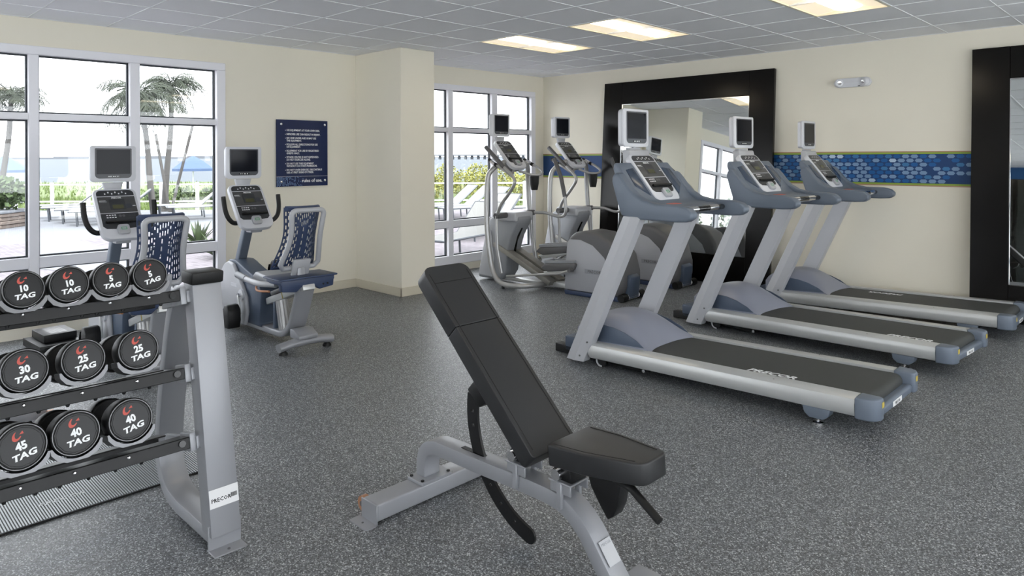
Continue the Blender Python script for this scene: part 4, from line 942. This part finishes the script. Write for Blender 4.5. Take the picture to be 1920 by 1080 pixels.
# ================================================================== OUTSIDE
RIGHT = Vector((math.cos(math.radians(44.5)), math.sin(math.radians(44.5)), 0)); FWD = Vector((-math.sin(math.radians(44.5)), math.cos(math.radians(44.5)), 0))
def G(px, F, z=0.):     # column of the photograph at depth F -> point on the ground plan
    p = FWD * F + RIGHT * (F * (px - 960) / 1316); return Vector((p.x, p.y, z))
GZ = -.12
m, nt, b = nodemat('paver_terrace')
tc = nt.nodes.new('ShaderNodeTexCoord'); br = nt.nodes.new('ShaderNodeTexBrick'); br.inputs['Scale'].default_value = 2.4; br.inputs['Mortar Size'].default_value = .012
br.inputs['Color1'].default_value = srgb(86, 80, 86); br.inputs['Color2'].default_value = srgb(102, 96, 102); br.inputs['Mortar'].default_value = srgb(116, 114, 118)
nt.links.new(tc.outputs['Object'], br.inputs['Vector']); nt.links.new(br.outputs[0], b.inputs['Base Color']); b.inputs['Roughness'].default_value = .8
M_paver = m
M_conc = mat('pale_concrete', (104, 107, 113), .85, noise=.05, nscale=2)
M_lawn = mat('lawn_ground', (78, 92, 44), .9, noise=.25, nscale=3)
M_grass = mat('grass_blades', (84, 100, 48), .8, noise=.25, nscale=2)
M_sea = mat('pale_sea', (80, 87, 94), .7, spec=.1, noise=.06, nscale=.4, bump=.4, bscale=1.5)
M_shore = mat('hazy_shore', (96, 100, 106), .9, noise=.05, nscale=.01)
M_trunk = mat('palm_trunk', (72, 70, 68), .9, noise=.2, nscale=12)
M_frond = mat('palm_frond', (46, 54, 40), .7, noise=.3, nscale=3)
M_shrub = mat('shrub_leaf', (126, 126, 64), .8, noise=.35, nscale=2)
M_shrub2 = mat('green_shrub_leaf', (60, 76, 44), .8, noise=.35, nscale=3)
M_sling = mat('lounger_sling', (118, 118, 116), .8, noise=.04)
M_lframe = mat('lounger_frame', (70, 74, 80), .4, .4, noise=.05)
M_canvas = mat('umbrella_canvas', (70, 88, 122), .8, noise=.2, nscale=30)
M_stone = mat('planter_stone', (104, 94, 88), .9, noise=.2, nscale=8)
def poly(pts, z0, z1): return MB().prism([(p.x, p.y) for p in pts], 'z', z0, z1)
struct('terrace', MB().box(-16.5, XW - .2, -16, 24, GZ - .3, GZ + .006), M_paver, smooth=False)
e0, e1 = G(-700, 22.6), G(1700, 22.6)
struct('pool_deck', poly([Vector((-16.5, -16, 0)), Vector((-16.5, 24, 0)), e1, e0], GZ - .28, GZ + .0), M_conc, smooth=False)
struct('walkway', poly([G(70, 17), G(60, 10.6), G(330, 9.6), G(225, 12.2)], GZ, GZ + .014), M_conc, smooth=False)
struct('dune_lawn', poly([G(-700, 22.6), G(1700, 22.6), G(1700, 58), G(-700, 58)], -.9, -.42), M_lawn, smooth=False)
sea = MB().box(-3500, 3500, -3500, 3500, -3, -.9, Matrix.Translation((FWD * 3560).to_tuple()) @ Matrix.Rotation(math.radians(44.5), 4, 'Z'))
struct('sea', sea, M_sea, smooth=False)
sh = MB()
for k in range(40):
    a, b_ = G(-400 + k * 50, 2600), G(-350 + k * 50, 2600); hgt = rng.uniform(5, 10) if k < 22 else rng.uniform(1, 4)
    d_ = FWD * 60; sh.add([(a.x, a.y, -1), (b_.x, b_.y, -1), (b_.x + d_.x, b_.y + d_.y, -1), (a.x + d_.x, a.y + d_.y, -1), (a.x, a.y, hgt), (b_.x, b_.y, hgt), (b_.x + d_.x, b_.y + d_.y, hgt), (a.x + d_.x, a.y + d_.y, hgt)], [(0, 3, 2, 1), (4, 5, 6, 7), (0, 1, 5, 4), (1, 2, 6, 5), (2, 3, 7, 6), (3, 0, 4, 7)])
tag(sh.build('far_shore', M_shore, smooth=False), 'low hazy grey shoreline across the water', 'shore')
bd = empty('causeway_bridge', G(900, 700, -.9), 0, 'long low bridge on piers crossing the water on the horizon', 'bridge')
bo0 = bd.location.copy()
def bar(p, q, wv, z0, z1):
    d = (q - p).normalized(); n_ = Vector((-d.y, d.x, 0)) * wv
    return MB().prism([(v.x, v.y) for v in (p - n_ - bo0, q - n_ - bo0, q + n_ - bo0, p + n_ - bo0)], 'z', z0, z1)
bar(G(700, 700), G(1100, 700), 4, 3.6, 5.0).build('bridge_deck', M_shore, bd, smooth=False)
pm = MB().box(-1, 1, -1, 1, 0, 3.6).mesh('pier', M_shore, smooth=False)
for k in range(32): p = G(705 + 12 * k, 700) - bo0; inst('pier', pm, bd, (p.x, p.y, 0))
# railing along the edge of the deck
ra = G(-40, 22.3, GZ); rt = empty('deck_railing', ra, 0, 'white post and rail guard along the sea side of the deck', 'railing')
ang = math.atan2(RIGHT.y, RIGHT.x); rt.rotation_euler = (0, 0, ang)
Ltot = (G(1120, 22.3) - G(-40, 22.3)).length
for z in (.30, .84): MB().box(0, Ltot, -.025, .025, z - .02, z + .02).build('rail', M_frame, rt, smooth=False)
npost = 18; pmesh = MB().box(-.04, .04, -.04, .04, 0, .90).mesh('post', M_frame, bevel=.006, seg=1)
for k in range(npost): inst('post', pmesh, rt, (.02 + k * (Ltot - .04) / (npost - 1), 0, 0))
# grass tufts
def leaf_cloud(c, rx, ry, rz, n, size, seed, narrow=.35, up=0.):
    rr = random.Random(seed); m_ = MB()
    for _ in range(n):
        while True:
            p = Vector((rr.uniform(-1, 1), rr.uniform(-1, 1), rr.uniform(-1, 1)))
            if .25 < p.length < 1: break
        q = Vector((p.x * rx, p.y * ry, p.z * rz)) + Vector(c)
        d = Vector((rr.uniform(-1, 1), rr.uniform(-1, 1), rr.uniform(-1, 1) + up)).normalized(); s_ = size * rr.uniform(.6, 1.3)
        t = d.orthogonal().normalized(); t = Matrix.Rotation(rr.uniform(0, 6.3), 3, d) @ t
        m_.add([q, q + d * s_ * .5 + t * s_ * narrow, q + d * s_, q + d * s_ * .5 - t * s_ * narrow], [(0, 1, 2, 3)])
    return m_
SHR = [G(812 + 52 * q + 6 * (q % 2), 32.5 + 1.3 * (q % 3)) for q in range(5)] + [G(838 + 56 * q, 37) for q in range(4)] + [G(345, 29), G(396, 29), G(292, 31), G(362, 40), G(8, 36)]
gr = MB(); rr = random.Random(11)
for _ in range(9000):
    F = rr.uniform(22.8, 34) if rr.random() < .7 else rr.uniform(30, 56); p = G(rr.uniform(-60, 1080), F, -.42); hgt = rr.uniform(.12, .30); a = rr.uniform(0, 6.3); wv = .05
    if any((p.xy - q.xy).length < .85 for q in SHR): continue
    gr.add([(p.x - wv * math.cos(a), p.y - wv * math.sin(a), p.z), (p.x + wv * math.cos(a), p.y + wv * math.sin(a), p.z), (p.x + rr.uniform(-.1, .1), p.y + rr.uniform(-.1, .1), p.z + hgt)], [(0, 1, 2)])
tag(gr.build('dune_grass', M_grass, smooth=False), 'pale green grass growing behind the white railing', 'grass', kind='stuff')
# shrubs
def shrub(px, F, z, rx, rz, n, m_, label, group, seed):
    p = G(px, F, z); r_ = empty('shrub', p, 0, label, 'shrub', group)
    leaf_cloud((0, 0, rz * .95), rx, rx, rz, n, .13, seed).build('foliage', m_, r_, smooth=False)
    MB().tube([(0, 0, 0), (.03, .02, rz * .5), (-.02, .05, rz)], [.04, .03, .01], 6).build('stem', M_trunk, r_)
for k, (px, F, rx, rz) in enumerate([(812 + 52 * q + 6 * (q % 2), 32.5 + 1.3 * (q % 3), .62, .62 + .2 * ((q * 7) % 5) / 4) for q in range(5)] + [(838 + 56 * q, 37, .66, .86) for q in range(4)]):
    shrub(px, F, -.42, rx, rz, 700, M_shrub, 'yellow green dune shrub behind the railing outside the corner window', 'dune shrubs outside the corner window', 40 + k)
for k, (px, F, rx, rz) in enumerate([(345, 29, .5, .42), (396, 29, .5, .40), (292, 31, .5, .30)]):
    shrub(px, F, -.42, rx, rz, 500, M_shrub2, 'low green shrub on the grass beside the palm trunks', 'low shrubs by the palms', 60 + k)
shrub(10, 17.2, .36, .55, .36, 800, M_shrub2, 'green shrub growing in the stone planter', 'planter shrubs', 77)
pl = G(-10, 17.2, GZ); pt = empty('stone_planter', pl, ang, 'brown stone planter wall holding a green shrub', 'planter')
cap_ = MB().box(-1.1, .62, -.62, .62, .36, .42).build('coping', M_conc, pt, bevel=.01)
for rw in range(4):
    for k in range(5): MB().box(-1.08 + k * .335 + (rw % 2) * .02, -1.08 + k * .335 + .325 + (rw % 2) * .02, -.60, .60, rw * .09, rw * .09 + .082).build('stone', M_stone, pt, bevel=.012, seg=1)
# palms
def palm(px, F, top_px, ztop, r0, seed, label, nf=24, fl=1.25, props=()):
    b0 = G(px, F, GZ - (.3 if F > 22.5 else 0)); t0 = G(top_px, F, ztop); rr = random.Random(seed)
    root = empty('palm_tree', b0, 0, label, 'palm tree', 'palm trees on the deck'); tp = t0 - b0
    path = smooth_path([(0, 0, 0), tp * .3 + Vector((0, 0, 0)), tp * .65 + RIGHT * .05, tp], 5); rs = [r0 * (1.5 if i == 0 else 1.15 - .4 * i / len(path)) for i in range(len(path))]
    MB().tube(path, rs, 10).build('trunk', M_trunk, root)
    lv = MB(); rc_ = MB()
    for k in range(nf):
        az = 2 * PI * k / nf + rr.uniform(-.2, .2); el_ = rr.uniform(-.25, 1.2); L_ = fl * rr.uniform(.8, 1.15); pts = []
        d = Vector((math.cos(az) * math.cos(el_), math.sin(az) * math.cos(el_), math.sin(el_))); p = tp.copy(); n = 12
        for i in range(n + 1):
            pts.append(p.copy()); p += d * (L_ / n); d.z -= .20; d.normalize()
        rc_.tube(pts, [.02 * (1 - i / (n + 2)) for i in range(n + 1)], 4)
        for i in range(1, n):
            for sub in (0, .34, .67):
                q = pts[i].lerp(pts[i + 1], sub); t = (pts[i + 1] - pts[i]).normalized(); sd2 = t.cross(Vector((0, 0, 1))).normalized(); ll = .50 * fl * math.sin(PI * (i + sub) / n * .9 + .25) * rr.uniform(.8, 1.1)
                for s in (-1, 1):
                    e_ = q + (sd2 * s * rr.uniform(.5, .9) + t * rr.uniform(.5, .9) + Vector((0, 0, rr.uniform(-.75, -.1)))).normalized() * ll; w2 = t * .007 * fl
                    lv.add([q - w2, q + w2, q.lerp(e_, .6) + w2 * 1.3, e_, q.lerp(e_, .6) - w2 * 1.3], [(0, 1, 2, 3, 4)])
    lv.build('fronds', M_frond, root, smooth=False); rc_.build('frond_stems', M_frond, root)
    for (bx, bz, tx, tz) in props:
        p, q = G(bx, F - .3, bz) - b0, G(tx, F - .3, tz) - b0; MB().tube([p, q], .045, 8).build('timber_prop', M_trunk, root)
palm(308, 22.0, 322, 3.75, .085, 5, 'palm tree with two leaning timber props beside the blue umbrella', 30, 1.15, ((318, GZ, 292, 2.3), (320, GZ, 362, 2.6)))
palm(290, 18.6, 262, 3.15, .075, 9, 'slender palm tree standing close in front of the one with props', 28, 1.25)
palm(-4, 20.5, 22, 3.35, .08, 13, 'palm tree behind the stone planter', 24, 1.1)
# umbrellas
def umbrella(px, F, zt_, rad, label):
    b0 = G(px, F, -.42); root = empty('beach_umbrella', b0, 0, label, 'umbrella', 'beach umbrellas on the grass')
    MB().cyl((0, 0, 0), (0, 0, zt_ + .42), .03, 8).build('pole', M_frame, root)
    hc = MB(); n = 8; top = (0, 0, zt_ + .40); ring_ = [(rad * math.cos(2 * PI * k / n), rad * math.sin(2 * PI * k / n), zt_ - .35) for k in range(n)]; mid = [(rad * .5 * math.cos(2 * PI * k / n), rad * .5 * math.sin(2 * PI * k / n), zt_ + .08) for k in range(n)]
    hc.add([top] + mid + ring_ + [(x, y, z - .14) for x, y, z in ring_], [(0, 1 + k, 1 + (k + 1) % n) for k in range(n)] + [(1 + k, 1 + n + k, 1 + n + (k + 1) % n, 1 + (k + 1) % n) for k in range(n)] + [(1 + n + k, 1 + 2 * n + k, 1 + 2 * n + (k + 1) % n, 1 + n + (k + 1) % n) for k in range(n)])
    o = hc.build('canopy', M_canvas, root, smooth=False); md = o.modifiers.new('thick', 'SOLIDIFY'); md.thickness = .01
umbrella(362, 40, 1.72, 1.15, 'blue checked umbrella behind the palm trunks')
umbrella(8, 36, 1.75, 1.15, 'blue umbrella beyond the stone planter')
# loungers
def lounger():
    r_ = empty('sun_lounger', (0, 0, 0))
    f = MB()
    for s in (-1, 1): f.tube([(-.95, s * .30, .36), (.25, s * .30, .36), (.85, s * .30, .86)], .02, 6)
    f.tube([(-.95, -.3, .36), (-.95, .3, .36)], .02, 6).tube([(.85, -.3, .86), (.85, .3, .86)], .02, 6).build('frame', M_lframe, r_)
    for x in (-.8, .3):
        for s in (-1, 1): MB().tube([(x, s * .29, .36), (x + .03, s * .29, 0)], .02, 6).build('leg', M_lframe, r_)
    sl = MB().band([(-.93, .37), (.24, .37), (.83, .86)], .012, -.285, .285).build('sling', M_sling, r_)
    return r_
lg = lounger(); n_l = 0
for i, (px, F, rz, grp) in enumerate([(212, 17.8, 50, 0), (184, 18.5, 50, 0), (156, 19.2, 50, 0), (128, 19.9, 50, 0), (385, 19.2, 50, 0), (357, 19.9, 50, 0), (892, 18.4, 50, 1), (864, 19.1, 50, 1), (836, 19.8, 50, 1), (990, 18.4, 50, 1), (868, 11.8, 80, 2), (912, 14.6, 75, 2)]):
    t = lg if i == 0 else copy_tree(lg); t.location = G(px, F, GZ); t.rotation_euler = (0, 0, ang + math.radians(rz - 20))
    tag(t, ['white sling sun lounger on the pale deck outside the left window', 'white sling sun lounger along the railing outside the corner window', 'white sling sun lounger on the terrace close outside the corner window'][grp], 'sun lounger', ['loungers outside the left window', 'loungers along the railing outside the corner window', 'loungers close to the corner window'][grp])
# spiky plants close outside
def agave(px, F, n, L_, seed):
    rr = random.Random(seed); b0 = G(px, F, GZ); r_ = empty('agave_plant', b0, 0, 'dark spiky plant growing close outside the left window', 'plant', 'spiky plants outside the left window')
    for k in range(n):
        az = rr.uniform(0, 6.3); el_ = rr.uniform(.35, 1.35); d = Vector((math.cos(az) * math.cos(el_), math.sin(az) * math.cos(el_), math.sin(el_))); sd2 = d.cross(Vector((0, 0, 1))).normalized() * .035; l_ = L_ * rr.uniform(.7, 1.1)
        q = [Vector((0, 0, .02)), d * l_ * .5 + Vector((0, 0, .02)), d * l_ + Vector((0, 0, -.12 * l_))]
        MB().add([q[0] - sd2, q[0] + sd2, q[1] + sd2 * 1.1, q[2], q[1] - sd2 * 1.1, q[1] + Vector((0, 0, -.02))], [(0, 1, 2, 5), (0, 5, 4), (5, 2, 3), (5, 3, 4)]).build('leaf', M_shrub2 if k % 3 else M_frond, r_)
agave(372, 13.0, 26, .62, 3); agave(406, 11.7, 24, .55, 4)

# greenery south of the left window, seen in the left mirror only
for k, (x, y, rx, rz) in enumerate([(-9.6, -4.6, .8, .9), (-11.2, -6.4, .9, 1.1), (-10.2, -8.6, .9, 1.2), (-12.6, -5.2, .8, 1.0)]):
    r_ = empty('shrub', (x, y, GZ), 0, 'tall green garden shrub reflected in the left mirror', 'shrub', 'garden shrubs seen in the mirror')
    leaf_cloud((0, 0, rz * .98), rx, rx, rz, 900, .15, 90 + k).build('foliage', M_shrub2, r_, smooth=False)
    MB().tube([(0, 0, 0), (.03, .02, rz * .5), (-.02, .05, rz)], [.05, .04, .02], 6).build('stem', M_trunk, r_)
